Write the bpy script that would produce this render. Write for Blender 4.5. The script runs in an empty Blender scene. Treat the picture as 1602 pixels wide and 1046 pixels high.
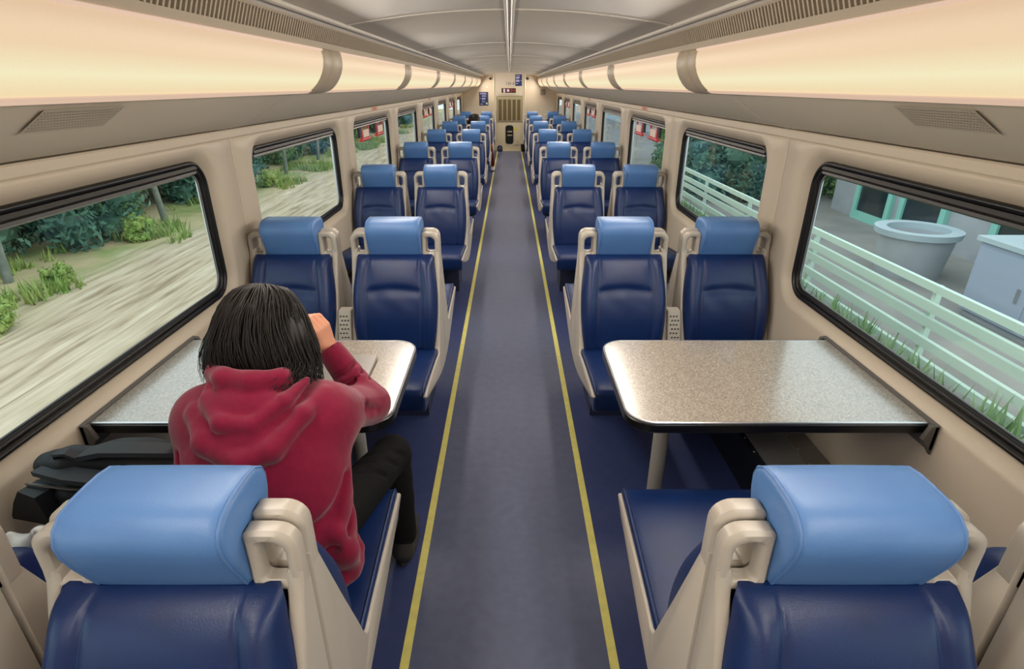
import bpy, bmesh, math, random
import numpy as np
from mathutils import Vector, Matrix, noise as mnoise

random.seed(7)
PI = math.pi
scene = bpy.context.scene
COL = scene.collection

# ------------------------------------------------------------------ camera, world, exposure
H = 1.75
PITCH = math.atan(390.0 / 870.0)
cam = bpy.data.cameras.new('camera')
cam.sensor_width = 36.0
cam.lens = 870.0 / 1602.0 * 36.0
cam.shift_x = 4.0 / 1602.0
cam.clip_start = 0.02
cam.clip_end = 400
cam_o = bpy.data.objects.new('camera', cam)
cam_o.location = (0, 0, H)
cam_o.rotation_euler = (PI / 2 - PITCH, 0, 0)
COL.objects.link(cam_o)
scene.camera = cam_o

vs = scene.view_settings
vs.view_transform = 'Standard'
vs.look = 'None'
vs.gamma = 1.0
vs.use_curve_mapping = False
vs.exposure = 0.0

LAMP_W = 15.0            # watts of each ceiling fixture
PANEL_E = 0.87          # glow of the diffusers
world = bpy.data.worlds.new('overcast_sky')
scene.world = world
world.use_nodes = True
wn = world.node_tree
for n in list(wn.nodes):
    wn.nodes.remove(n)
w_out = wn.nodes.new('ShaderNodeOutputWorld')
w_bg = wn.nodes.new('ShaderNodeBackground')
w_tc = wn.nodes.new('ShaderNodeTexCoord')
w_sep = wn.nodes.new('ShaderNodeSeparateXYZ')
w_ramp = wn.nodes.new('ShaderNodeValToRGB')
w_ramp.color_ramp.elements[0].position = 0.0
w_ramp.color_ramp.elements[0].color = (0.78, 0.86, 0.92, 1)
w_ramp.color_ramp.elements[1].position = 0.6
w_ramp.color_ramp.elements[1].color = (0.85, 0.93, 1.0, 1)
wn.links.new(w_tc.outputs['Generated'], w_sep.inputs[0])
wn.links.new(w_sep.outputs['Z'], w_ramp.inputs[0])
wn.links.new(w_ramp.outputs[0], w_bg.inputs['Color'])
w_bg.inputs['Strength'].default_value = 2.1
wn.links.new(w_bg.outputs[0], w_out.inputs['Surface'])

# ------------------------------------------------------------------ materials
def lin(c):
    out = []
    for v in c:
        v = v / 255.0
        out.append(v / 12.92 if v <= 0.04045 else ((v + 0.055) / 1.055) ** 2.4)
    return tuple(out) + (1.0,)

def mat(name, col, rough=0.5, metal=0.0, spec=0.5, bump=None, vary=None, coat=0.0, sheen=0.0, stretch=None):
    """bump = (scale, distance); vary = (scale, other colour, contrast)."""
    m = bpy.data.materials.new(name)
    m.use_nodes = True
    nt = m.node_tree
    b = nt.nodes['Principled BSDF']
    b.inputs['Base Color'].default_value = lin(col)
    b.inputs['Roughness'].default_value = rough
    b.inputs['Metallic'].default_value = metal
    b.inputs['Specular IOR Level'].default_value = spec
    b.inputs['Coat Weight'].default_value = coat
    b.inputs['Sheen Weight'].default_value = sheen
    m.diffuse_color = lin(col)
    src = None
    if bump or vary:
        tc = nt.nodes.new('ShaderNodeTexCoord')
        mp = nt.nodes.new('ShaderNodeMapping')
        nt.links.new(tc.outputs['Object'], mp.inputs['Vector'])
        if stretch:
            mp.inputs['Scale'].default_value = stretch
        src = mp.outputs['Vector']
    if vary:
        n = nt.nodes.new('ShaderNodeTexNoise')
        n.inputs['Scale'].default_value = vary[0]
        n.inputs['Detail'].default_value = 4
        nt.links.new(src, n.inputs['Vector'])
        r = nt.nodes.new('ShaderNodeValToRGB')
        c = vary[2]
        r.color_ramp.elements[0].position = 0.5 - c
        r.color_ramp.elements[1].position = 0.5 + c
        r.color_ramp.elements[0].color = lin(col)
        r.color_ramp.elements[1].color = lin(vary[1])
        nt.links.new(n.outputs['Fac'], r.inputs[0])
        nt.links.new(r.outputs[0], b.inputs['Base Color'])
    if bump:
        n = nt.nodes.new('ShaderNodeTexNoise')
        n.inputs['Scale'].default_value = bump[0]
        n.inputs['Detail'].default_value = 3
        nt.links.new(src, n.inputs['Vector'])
        bp = nt.nodes.new('ShaderNodeBump')
        bp.inputs['Strength'].default_value = 0.6
        bp.inputs['Distance'].default_value = bump[1]
        nt.links.new(n.outputs['Fac'], bp.inputs['Height'])
        nt.links.new(bp.outputs[0], b.inputs['Normal'])
    return m

def emit(name, col, strength):
    m = bpy.data.materials.new(name)
    m.use_nodes = True
    b = m.node_tree.nodes['Principled BSDF']
    b.inputs['Base Color'].default_value = lin([c * 0.3 for c in col])
    b.inputs['Emission Color'].default_value = lin(col)
    b.inputs['Emission Strength'].default_value = strength
    return m

M = {}
M['wall'] = mat('beige_laminate', (204, 190, 170), 0.42, spec=0.4, bump=(160, 0.0004))
M['cove'] = mat('beige_cove', (202, 191, 173), 0.5, spec=0.35, bump=(120, 0.0004))
M['ceiling'] = mat('ceiling_grey', (176, 168, 155), 0.42, spec=0.45, bump=(90, 0.0005))
M['ceil_rib'] = mat('ceiling_rib', (206, 198, 186), 0.35)
M['band'] = mat('light_band', (176, 160, 138), 0.45)
M['vent_dark'] = mat('vent_shadow', (28, 26, 24), 0.8)
M['vent'] = mat('vent_beige', (178, 163, 142), 0.5)
M['floor'] = mat('navy_vinyl', (46, 56, 98), 0.42, spec=0.45, vary=(22, (54, 64, 106), 0.25), bump=(220, 0.0004))
M['runner'] = mat('slate_vinyl', (78, 84, 110), 0.38, spec=0.5, vary=(22, (88, 94, 120), 0.25), bump=(220, 0.0004))
M['yellow'] = mat('yellow_stripe', (218, 208, 116), 0.5, vary=(30, (202, 194, 112), 0.2))
M['gasket'] = mat('black_rubber', (21, 19, 18), 0.33, spec=0.35)
M['gasket_in'] = mat('brown_black_frame', (24, 17, 14), 0.3, spec=0.25)
M['alu'] = mat('aluminium', (196, 196, 198), 0.3, metal=0.9)
M['navy'] = mat('navy_leather', (8, 39, 90), 0.38, spec=0.5, vary=(14, (6, 32, 79), 0.25), bump=(420, 0.0007))
M['light_blue'] = mat('light_blue_leather', (88, 128, 182), 0.38, spec=0.45, vary=(10, (82, 121, 176), 0.25), bump=(420, 0.0006))
M['piping'] = mat('blue_piping', (84, 122, 176), 0.45)
M['frame'] = mat('beige_seat_shell', (180, 171, 159), 0.36, spec=0.5)
M['pedestal'] = mat('dark_pedestal', (34, 40, 66), 0.6)
M['leg'] = mat('grey_post', (156, 152, 144), 0.4, metal=0.2)
M['black_rim'] = mat('black_edge', (16, 15, 15), 0.28)
M['bracket'] = mat('grey_bracket', (92, 86, 80), 0.45)
M['steel'] = mat('brushed_steel', (190, 188, 184), 0.35, metal=0.7, bump=(300, 0.0003), stretch=(1, 0.05, 1))
M['black_metal'] = mat('black_duct', (24, 26, 34), 0.4)
M['grey_duct'] = mat('grey_duct', (120, 112, 104), 0.4)
M['skin'] = mat('skin', (214, 150, 118), 0.5, vary=(20, (206, 138, 108), 0.3))
M['hair'] = mat('black_hair', (25, 18, 16), 0.45, spec=0.3)
M['hoodie'] = mat('crimson_fleece', (128, 20, 54), 0.9, spec=0.15, sheen=0.25, vary=(60, (116, 16, 47), 0.3), bump=(260, 0.0015))
M['pants'] = mat('black_cotton', (18, 17, 17), 0.85, spec=0.2, bump=(90, 0.003))
M['white_cloth'] = mat('white_mask', (222, 226, 230), 0.7)
M['shoe'] = mat('white_trainer', (224, 220, 214), 0.6)
M['shoe_dark'] = mat('dark_sole', (46, 44, 44), 0.7)
M['bag'] = mat('black_nylon', (26, 28, 32), 0.6, spec=0.4, bump=(120, 0.002))
M['strap'] = mat('strap_webbing', (44, 48, 54), 0.7, bump=(300, 0.001))
M['plastic_bag'] = mat('white_plastic', (236, 236, 232), 0.35)
M['laptop'] = mat('silver_laptop', (158, 152, 148), 0.35, metal=0.6)
M['red'] = mat('emergency_red', (196, 24, 34), 0.4)
M['label_white'] = mat('label_white', (240, 214, 200), 0.5)
M['sticker_pink'] = mat('sticker_pink', (206, 148, 124), 0.6)
M['sticker_text'] = mat('sticker_red_ink', (160, 52, 44), 0.6)
M['poster'] = mat('poster_navy', (24, 32, 92), 0.5)
M['poster_ink'] = mat('poster_white_ink', (188, 190, 222), 0.6)
M['poster_green'] = mat('poster_green_dot', (170, 206, 160), 0.6)
M['ink_black'] = mat('black_lettering', (40, 36, 34), 0.6)
M['door'] = mat('door_cream', (206, 192, 160), 0.4)
M['louvre'] = mat('louvre_olive', (158, 146, 112), 0.45)
M['louvre_dark'] = mat('louvre_bronze', (92, 76, 40), 0.5)
M['dark_glass'] = mat('dark_glass', (18, 20, 18), 0.1, spec=0.6)
M['led_dark'] = mat('led_screen', (34, 10, 12), 0.3)
M['led_red'] = emit('led_red', (214, 40, 56), 1.0)
M['led_white'] = emit('led_white', (226, 190, 194), 0.9)
M['speaker'] = mat('speaker_grey', (184, 173, 156), 0.6)
M['bead'] = mat('grey_bead', (96, 98, 100), 0.5)
M['box_grey'] = mat('box_grey', (146, 136, 122), 0.6)
M['perf'] = mat('grille_holes', (140, 130, 116), 0.7)
M['yellow_sign'] = mat('yellow_sign', (214, 196, 40), 0.5)

def m_diffuser():
    m = bpy.data.materials.new('lit_diffuser')
    m.use_nodes = True
    nt = m.node_tree
    b = nt.nodes['Principled BSDF']
    b.inputs['Base Color'].default_value = lin((70, 64, 56))
    b.inputs['Roughness'].default_value = 0.5
    tc = nt.nodes.new('ShaderNodeTexCoord')
    sp = nt.nodes.new('ShaderNodeSeparateXYZ')
    mr = nt.nodes.new('ShaderNodeMapRange')
    mr.inputs['From Min'].default_value = 1.727
    mr.inputs['From Max'].default_value = 1.892
    r = nt.nodes.new('ShaderNodeValToRGB')
    e = r.color_ramp.elements
    e[0].position = 0.0
    e[0].color = lin((250, 222, 176))
    e[1].position = 1.0
    e[1].color = lin((228, 194, 160))
    k = e.new(0.26)
    k.color = lin((254, 244, 200))
    k = e.new(0.55)
    k.color = lin((244, 216, 176))
    nz = nt.nodes.new('ShaderNodeTexNoise')
    nz.inputs['Scale'].default_value = 420
    mx = nt.nodes.new('ShaderNodeMapRange')
    mx.inputs['To Min'].default_value = 0.94 * PANEL_E
    mx.inputs['To Max'].default_value = 1.06 * PANEL_E
    nt.links.new(tc.outputs['Object'], sp.inputs[0])
    nt.links.new(tc.outputs['Object'], nz.inputs['Vector'])
    nt.links.new(sp.outputs['Z'], mr.inputs['Value'])
    nt.links.new(mr.outputs[0], r.inputs[0])
    nt.links.new(nz.outputs['Fac'], mx.inputs['Value'])
    nt.links.new(r.outputs[0], b.inputs['Emission Color'])
    nt.links.new(mx.outputs[0], b.inputs['Emission Strength'])
    return m
M['diffuser'] = m_diffuser()
M['lip'] = emit('lit_lip', (240, 204, 178), 0.85 * PANEL_E)

def m_glass():
    m = bpy.data.materials.new('window_glass')
    m.use_nodes = True
    nt = m.node_tree
    for n in list(nt.nodes):
        nt.nodes.remove(n)
    o = nt.nodes.new('ShaderNodeOutputMaterial')
    t = nt.nodes.new('ShaderNodeBsdfTransparent')
    t.inputs[0].default_value = (0.93, 0.985, 0.965, 1)
    g = nt.nodes.new('ShaderNodeBsdfGlossy')
    g.inputs['Roughness'].default_value = 0.03
    lw = nt.nodes.new('ShaderNodeLayerWeight')
    lw.inputs['Blend'].default_value = 0.5
    pw = nt.nodes.new('ShaderNodeMath'); pw.operation = 'POWER'; pw.inputs[1].default_value = 5.0
    f = nt.nodes.new('ShaderNodeMath'); f.operation = 'MULTIPLY_ADD'
    f.inputs[1].default_value = 0.55; f.inputs[2].default_value = 0.02
    nt.links.new(lw.outputs['Facing'], pw.inputs[0])
    nt.links.new(pw.outputs[0], f.inputs[0])
    mx = nt.nodes.new('ShaderNodeMixShader')
    nt.links.new(f.outputs[0], mx.inputs[0])
    nt.links.new(t.outputs[0], mx.inputs[1])
    nt.links.new(g.outputs[0], mx.inputs[2])
    nt.links.new(mx.outputs[0], o.inputs['Surface'])
    return m
M['glass'] = m_glass()

def m_speckle():
    m = mat('speckled_laminate', (176, 164, 150), 0.3, spec=0.7, coat=1.0)
    m.node_tree.nodes['Principled BSDF'].inputs['Coat Roughness'].default_value = 0.16
    nt = m.node_tree
    b = nt.nodes['Principled BSDF']
    tc = nt.nodes.new('ShaderNodeTexCoord')
    v = nt.nodes.new('ShaderNodeTexVoronoi')
    v.inputs['Scale'].default_value = 240
    r = nt.nodes.new('ShaderNodeValToRGB')
    e = r.color_ramp.elements
    e[0].position = 0.0
    e[0].color = lin((100, 90, 80))
    e[1].position = 1.0
    e[1].color = lin((190, 180, 166))
    k = e.new(0.35); k.color = lin((142, 130, 117))
    k = e.new(0.7); k.color = lin((164, 152, 137))
    nt.links.new(tc.outputs['Object'], v.inputs['Vector'])
    nt.links.new(v.outputs['Color'], r.inputs[0])
    nt.links.new(r.outputs[0], b.inputs['Base Color'])
    bp = nt.nodes.new('ShaderNodeBump')
    bp.inputs['Strength'].default_value = 0.5
    bp.inputs['Distance'].default_value = 0.0006
    nt.links.new(v.outputs['Distance'], bp.inputs['Height'])
    nt.links.new(bp.outputs[0], b.inputs['Normal'])
    return m
M['speckle'] = m_speckle()

# ------------------------------------------------------------------ mesh helpers
class MB:
    def __init__(self):
        self.v, self.f = [], []

    def add(self, vs_, fs_):
        o = len(self.v)
        self.v += [tuple(p) for p in vs_]
        self.f += [tuple(i + o for i in f) for f in fs_]

    def box(self, x0, x1, y0, y1, z0, z1):
        self.add([(x0, y0, z0), (x1, y0, z0), (x1, y1, z0), (x0, y1, z0), (x0, y0, z1), (x1, y0, z1), (x1, y1, z1), (x0, y1, z1)],
                 [(0, 3, 2, 1), (4, 5, 6, 7), (0, 1, 5, 4), (1, 2, 6, 5), (2, 3, 7, 6), (3, 0, 4, 7)])

    def loft(self, rings, cap0=True, cap1=True, closed=True):
        n = len(rings[0])
        vs_ = [p for r in rings for p in r]
        fs_ = []
        for i in range(len(rings) - 1):
            for j in range(n if closed else n - 1):
                a, b = i * n + j, i * n + (j + 1) % n
                fs_.append((a, b, b + n, a + n))
        if cap0:
            fs_.append(tuple(range(n - 1, -1, -1)))
        if cap1:
            fs_.append(tuple(range((len(rings) - 1) * n, len(rings) * n)))
        self.add(vs_, fs_)

    def grid(self, fn, nu, nv):
        vs_ = [fn(i / nu, j / nv) for j in range(nv + 1) for i in range(nu + 1)]
        w = nu + 1
        self.add(vs_, [(j * w + i, j * w + i + 1, (j + 1) * w + i + 1, (j + 1) * w + i) for j in range(nv) for i in range(nu)])

    def tube(self, pts, r, n=8, closed=False, r_end=None):
        pts = [Vector(p) for p in pts]
        rings = []
        up = Vector((0, 0, 1))
        prev = None
        L = len(pts)
        for i, p in enumerate(pts):
            if closed:
                t = pts[(i + 1) % L] - pts[i - 1]
            else:
                t = pts[min(i + 1, L - 1)] - pts[max(i - 1, 0)]
            t.normalize()
            if prev is None:
                a = t.cross(up)
                if a.length < 1e-3:
                    a = t.cross(Vector((1, 0, 0)))
            else:
                a = prev - t * prev.dot(t)
            a.normalize()
            prev = a
            b = t.cross(a)
            rr = r if r_end is None else r + (r_end - r) * i / max(1, L - 1)
            rings.append([p + (a * math.cos(2 * PI * k / n) + b * math.sin(2 * PI * k / n)) * rr for k in range(n)])
        if closed:
            rings.append(rings[0])
        self.loft(rings, not closed, not closed)

    def prism(self, poly, place, t0, t1, bevel=0.0):
        """poly in 2-D (counter-clockwise), place(a, b, t) -> point; extruded t0..t1 with a chamfer."""
        if bevel > 0:
            ins = inset(poly, bevel)
            s = 1 if t1 > t0 else -1
            rings = [[place(a, b, t0) for a, b in ins], [place(a, b, t0 + s * bevel) for a, b in poly],
                     [place(a, b, t1 - s * bevel) for a, b in poly], [place(a, b, t1) for a, b in ins]]
        else:
            rings = [[place(a, b, t0) for a, b in poly], [place(a, b, t1) for a, b in poly]]
        self.loft(rings)

def inset(poly, d):
    n = len(poly)
    out = []
    for i in range(n):
        p0, p1, p2 = Vector(poly[i - 1]), Vector(poly[i]), Vector(poly[(i + 1) % n])
        e1, e2 = (p1 - p0), (p2 - p1)
        if e1.length < 1e-9 or e2.length < 1e-9:
            out.append(tuple(p1)); continue
        e1.normalize(); e2.normalize()
        n1, n2 = Vector((-e1.y, e1.x)), Vector((-e2.y, e2.x))
        m = n1 + n2
        if m.length < 1e-6:
            m = n1
        m.normalize()
        k = d / max(0.35, m.dot(n1))
        q = p1 + m * k
        out.append((q.x, q.y))
    return out

def rrect(a0, a1, b0, b1, r, n=8):
    """rounded rectangle, counter-clockwise; r one radius or four (a1b0? order: (a1,b0),(a1,b1),(a0,b1),(a0,b0))."""
    rs = r if isinstance(r, (tuple, list)) else (r,) * 4
    pts = []
    for (ca, cb, s, rr) in ((a1, b0, -PI / 2, rs[0]), (a1, b1, 0, rs[1]), (a0, b1, PI / 2, rs[2]), (a0, b0, PI, rs[3])):
        sa = -1 if ca == a1 else 1
        sb = -1 if cb == b1 else 1
        for k in range(n + 1):
            t = s + PI / 2 * k / n
            pts.append((ca + sa * rr + rr * math.cos(t), cb + sb * rr + rr * math.sin(t)))
    return pts

def mesh(name, mb, smooth=40):
    me = bpy.data.meshes.new(name)
    if isinstance(mb, MB):
        me.from_pydata(mb.v, [], mb.f)
    else:
        me.from_pydata(mb[0], [], mb[1])
    bm = bmesh.new()
    bm.from_mesh(me)
    bmesh.ops.recalc_face_normals(bm, faces=bm.faces[:])
    bm.to_mesh(me)
    bm.free()
    if smooth:
        me.shade_smooth()
        me.set_sharp_from_angle(angle=math.radians(smooth))
    me.update()
    return me

def put(name, me, parent=None, loc=(0, 0, 0), rotz=0.0):
    o = bpy.data.objects.new(name, me)
    COL.objects.link(o)
    o.location = loc
    o.rotation_euler = (0, 0, rotz)
    if parent is not None:
        o.parent = parent
    return o

def obj(name, mb, m, parent=None, smooth=40, loc=(0, 0, 0)):
    me = mesh(name, mb, smooth)
    me.materials.append(m)
    return put(name, me, parent, loc)

def tag(o, label=None, cat=None, group=None, kind=None):
    if label: o['label'] = label
    if cat: o['category'] = cat
    if group: o['group'] = group
    if kind: o['kind'] = kind
    return o

def thing(name, label, cat, loc=(0, 0, 0), group=None, rotz=0.0, kind=None):
    o = bpy.data.objects.new(name, None)
    o.empty_display_size = 0.05
    COL.objects.link(o)
    o.location = loc
    o.rotation_euler = (0, 0, rotz)
    return tag(o, label, cat, group, kind)

def text(name, body, size, m, parent, loc, rot, extrude=0.0006):
    c = bpy.data.curves.new(name, 'FONT')
    c.body = body
    c.size = size
    c.align_x = 'CENTER'
    c.align_y = 'CENTER'
    c.extrude = extrude
    c.materials.append(m)
    t_ = bpy.data.objects.new('lettering_curve', c)
    me = bpy.data.meshes.new_from_object(t_)
    bpy.data.objects.remove(t_)
    o = bpy.data.objects.new(name, me)
    COL.objects.link(o)
    o.parent = parent
    o.location = loc
    o.rotation_euler = rot
    return o

ORD = ['first', 'second', 'third', 'fourth', 'fifth', 'sixth', 'seventh', 'eighth', 'ninth']

# ------------------------------------------------------------------ dimensions of the car
D0, PITCHY = 0.775, 2.14          # first seat unit, spacing of units = spacing of windows
BAY = lambda j: D0 + PITCHY * j   # start of bay j
NB = 8                            # bays 0..7, and bay -1 behind the camera
Y0, Y1 = BAY(-1), BAY(8)
WX = 1.385                        # inner face of the side walls
SIDES = ((-1, 'left'), (1, 'right'))

# ------------------------------------------------------------------ floor
fb = MB()
fb.box(-WX - 0.1, WX + 0.1, Y0 - 0.05, Y1 + 0.05, -0.06, 0.0)
floor = tag(obj('floor', fb, M['floor'], smooth=0), 'dark navy vinyl floor of the railway carriage', kind='structure')
rb = MB(); rb.box(-0.335, 0.335, Y0, Y1, 0.0, 0.0015)
tag(obj('aisle_runner', rb, M['runner'], floor, 0), 'slate grey vinyl runner between the yellow lines')
for s in (-1, 1):
    yb = MB(); yb.box(s * 0.347 - 0.015, s * 0.347 + 0.015, Y0, Y1, 0.0, 0.0022)
    obj('yellow_stripe', yb, M['yellow'], floor, 0)

# ------------------------------------------------------------------ side walls
WR = WX - 0.015
WZ0, WZ1 = 0.792, 1.44             # window frame, outside
WH = 0.83                         # half length of the frame
def sx(s, p):
    return (p[0] * s, p[1], p[2])

def wall_panel_mesh(s):
    hw = PITCHY / 2 - 0.0195
    N = 8
    zb, zt = 0.0, 1.505
    def ring(g, x):
        return [(s * x, a, b) for a, b in rrect(-WH - g, WH + g, WZ0 - g, WZ1 + g, 0.115 + g * 0.9, N)]
    def outer(x):
        pts = []
        g = 0.055
        y0, y1, z0, z1, r = -WH - g, WH + g, WZ0 - g, WZ1 + g, 0.115 + g * 0.9
        for (cy, cz, yy, zz, first) in ((y1, z0, hw, zb, 'y'), (y1, z1, hw, zt, 'z'), (y0, z1, -hw, zt, 'y'), (y0, z0, -hw, zb, 'z')):
            sy = -1 if cy == y1 else 1
            sz = -1 if cz == z0 else 1
            ay, az = cy + sy * r, cz + (r if cz == z0 else -r)
            for k in range(N + 1):
                t = k / N
                if first == 'y':
                    p = (ay + (yy - ay) * min(1, t * 2), zz) if t <= 0.5 else (yy, zz + (az - zz) * (t * 2 - 1))
                else:
                    p = (yy, az + (zz - az) * min(1, t * 2)) if t <= 0.5 else (yy + (ay - yy) * (t * 2 - 1), zz)
                pts.append((s * x, p[0], p[1]))
        return pts
    out = outer(WX)
    edge = [(s * (WX + 0.006), p[1] + (0.006 if p[1] > hw - 0.001 else (-0.006 if p[1] < -hw + 0.001 else 0)),
             p[2] + (0.006 if p[2] > zt - 0.001 else 0)) for p in out]
    m = MB()
    m.loft([edge, out, ring(0.055, WX), ring(0.046, WX + 0.002), ring(0.034, WX + 0.009), ring(0.018, WX + 0.026),
            ring(0.006, WX + 0.042), ring(-0.002, WX + 0.051)], False, False)
    me = mesh('wall_panel', m, 50)
    me.materials.append(M['wall'])
    return me

CP = [(WX, 1.556), (1.32, 1.570), (1.24, 1.603), (1.16, 1.646), (1.08, 1.700), (1.02, 1.752), (0.97, 1.81), (0.95, 1.88)]
for s, side in SIDES:
    wb = MB()
    # a continuous rail along the top of the panels, and the backing behind the seams
    wb.loft([[(s * a, y, b) for a, b in ((WX + 0.02, 1.508), (WX - 0.002, 1.510), (WX - 0.006, 1.515), (WX - 0.006, 1.545), (WX - 0.002, 1.551), (WX + 0.02, 1.553))] for y in (Y0, Y1)])
    wall = tag(obj('wall_' + side, wb, M['wall'], smooth=30), 'beige laminate %s side wall of the carriage with deep window openings' % side, kind='structure')
    pm = wall_panel_mesh(s)
    stm = MB()
    stm.loft([[(s * (WX + 0.007), -0.013, z), (s * (WX + 0.001), -0.010, z), (s * (WX + 0.001), 0.010, z), (s * (WX + 0.007), 0.013, z)] for z in (0.0, 1.512)])
    stm = mesh('pillar_strip', stm, 30); stm.materials.append(M['wall'])
    bkm = MB(); bkm.box(s * (WX + 0.0075), s * (WX + 0.03), -0.03, 0.03, 0, 1.56)
    bkm = mesh('pillar_backing', bkm, 0); bkm.materials.append(M['vent_dark'])
    for j in range(-1, NB):
        put('wall_panel', pm, wall, (0, BAY(j) + PITCHY / 2, 0))
        put('pillar_strip', stm, wall, (0, BAY(j), 0))
        put('pillar_backing', bkm, wall, (0, BAY(j), 0))
    sk = MB()
    sk.box(s * 1.452, s * 1.47, Y0, Y1, 1.425, 2.1); sk.box(s * 1.452, s * 1.47, Y0, Y1, -0.06, 0.815)
    for j in range(-1, NB + 1):
        sk.box(s * 1.452, s * 1.47, max(Y0, BAY(j) - 0.25), min(Y1, BAY(j) + 0.25), 0.815, 1.425)
    obj('outer_skin', sk, M['alu'], wall, 0)
    # cove between the wall and the lamps
    cb = MB()
    cb.loft([[(s * (a + 0.012), y, b + 0.012) for a, b in CP] for y in (Y0, Y1)], False, False, closed=False)
    cove = tag(obj('trim_%d' % (1 if s < 0 else 2), cb, M['vent_dark'], smooth=30), 'curved beige cove above the %s windows' % side, kind='structure')
    cm = MB()
    def cove_pt(i, y, dz=0.0):
        a, b = CP[i]
        return (s * (a - dz * 0.5), y, b - dz)
    hw = PITCHY / 2
    rings = []
    for y, d in ((-hw + 0.002, -0.004), (-hw + 0.006, 0.0), (-hw + 0.05, 0.003), (-hw + 0.16, 0.0), (hw - 0.16, 0.0), (hw - 0.05, 0.003), (hw - 0.006, 0.0), (hw - 0.002, -0.004)):
        rings.append([cove_pt(i, y, d) for i in range(len(CP))])
    cm.loft(rings, False, False, closed=False)
    cm = mesh('cove_panel', cm, 60); cm.materials.append(M['cove'])
    for j in range(-1, NB):
        put('cove_panel', cm, cove, (0, BAY(j) + PITCHY / 2, 0))

# ------------------------------------------------------------------ heater ducts along the foot of the walls
for s, side in SIDES:
    base = thing('baseboard_' + side, 'black heater duct with a brushed steel lid along the foot of the %s wall' % side, None, kind='structure')
    b = MB(); b.box(s * 1.10, s * (WX - 0.001), Y0, Y1, 0.0, 0.225)
    obj('duct', b, M['black_metal'], base, 30)
    b = MB(); b.box(s * 1.13, s * 1.30, Y0, Y1, 0.225, 0.232)
    obj('steel_lid', b, M['steel'], base, 30)
    b = MB(); b.loft([[(s * 1.30, y, 0.226), (s * 1.302, y, 0.238), (s * (WX - 0.002), y, 0.262), (s * (WX - 0.002), y, 0.226)] for y in (Y0, Y1)])
    obj('grey_strip', b, M['grey_duct'], base, 20)
    rm = MB(); rm.loft([[(0.006 * math.cos(t * PI / 3), 0.006 * math.sin(t * PI / 3), 0) for t in range(6)], [(0.003 * math.cos(t * PI / 3), 0.003 * math.sin(t * PI / 3), 0.003) for t in range(6)]])
    rm = mesh('rivet', rm, 0); rm.materials.append(M['alu'])
    for k in range(14):
        put('rivet', rm, base, (s * 1.116, D0 + 0.55 + k * 0.11, 0.225))
        put('rivet', rm, base, (s * 1.312, D0 + 0.55 + k * 0.11, 0.240))

# ------------------------------------------------------------------ windows
def gasket_mesh(s):
    m = MB()
    prof = ((0.0, WR + 0.064), (0.0, WR + 0.050), (0.006, WR + 0.045), (0.014, WR + 0.046), (0.018, WR + 0.053), (0.020, WR + 0.055), (0.024, WR + 0.052), (0.034, WR + 0.053), (0.040, WR + 0.062), (0.043, WR + 0.076))
    rings = []
    for d, x in prof:
        rings.append([(s * x, a, b) for a, b in rrect(-WH + d, WH - d, WZ0 + d, WZ1 - d * 1.15, max(0.03, 0.115 - d), 8)])
    m.loft(rings, False, False)
    me = mesh('gasket', m, 60); me.materials.append(M['gasket'])
    return me
def pane_mesh(s):
    m = MB()
    m.prism(rrect(-WH + 0.038, WH - 0.038, WZ0 + 0.038, WZ1 - 0.042, 0.078, 8), lambda a, b, t: (s * t, a, b), WR + 0.072, WR + 0.078)
    me = mesh('pane', m, 30); me.materials.append(M['glass'])
    return me
def bead_mesh(s):
    m = MB()
    rings = []
    for d, x in ((0.0425, WR + 0.071), (0.0425, WR + 0.066), (0.047, WR + 0.066), (0.047, WR + 0.071)):
        rings.append([(s * x, a, b) for a, b in rrect(-WH + d, WH - d, WZ0 + d, WZ1 - d * 1.12, 0.072, 8)])
    m.loft(rings, False, False)
    me = mesh('bead', m, 30); me.materials.append(M['bead'])
    return me
def header_mesh(s):
    # brown-black blind box under the top of the frame
    m = MB()
    prof = ((WR + 0.048, 1.418), (WR + 0.044, 1.404), (WR + 0.049, 1.396), (WR + 0.052, 1.394), (WR + 0.050, 1.384), (WR + 0.064, 1.376), (WR + 0.070, 1.376), (WR + 0.070, 1.418))
    m.loft([[(s * a, y, b) for a, b in prof] for y in (-WH + 0.07, WH - 0.07)])
    me = mesh('header', m, 25); me.materials.append(M['gasket_in'])
    return me
def handle_meshes(s):
    a = MB()
    # a red pull grip with two stems, hanging under the head of the window
    a.loft([[(s * (WR + 0.056 - 0.015 * math.cos(t * PI / 4)), y, 1.262 + 0.016 * math.sin(t * PI / 4)) for t in range(8)] for y in (-0.18, -0.172, 0.172, 0.18)])
    a.box(s * (WR + 0.050), s * (WR + 0.064), -0.155, -0.12, 1.265, 1.385)
    a.box(s * (WR + 0.050), s * (WR + 0.064), 0.12, 0.155, 1.265, 1.385)
    a = mesh('emergency_handle', a, 40); a.materials.append(M['red'])
    b = MB(); b.box(s * (WR + 0.044), s * (WR + 0.049), -0.115, 0.115, 1.284, 1.352)
    b = mesh('handle_label', b, 0); b.materials.append(M['label_white'])
    c = MB(); c.box(s * (WR + 0.046), s * (WR + 0.066), -0.255, -0.19, 1.29, 1.385)
    c = mesh('latch', c, 0); c.materials.append(M['gasket'])
    return a, b, c

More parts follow.
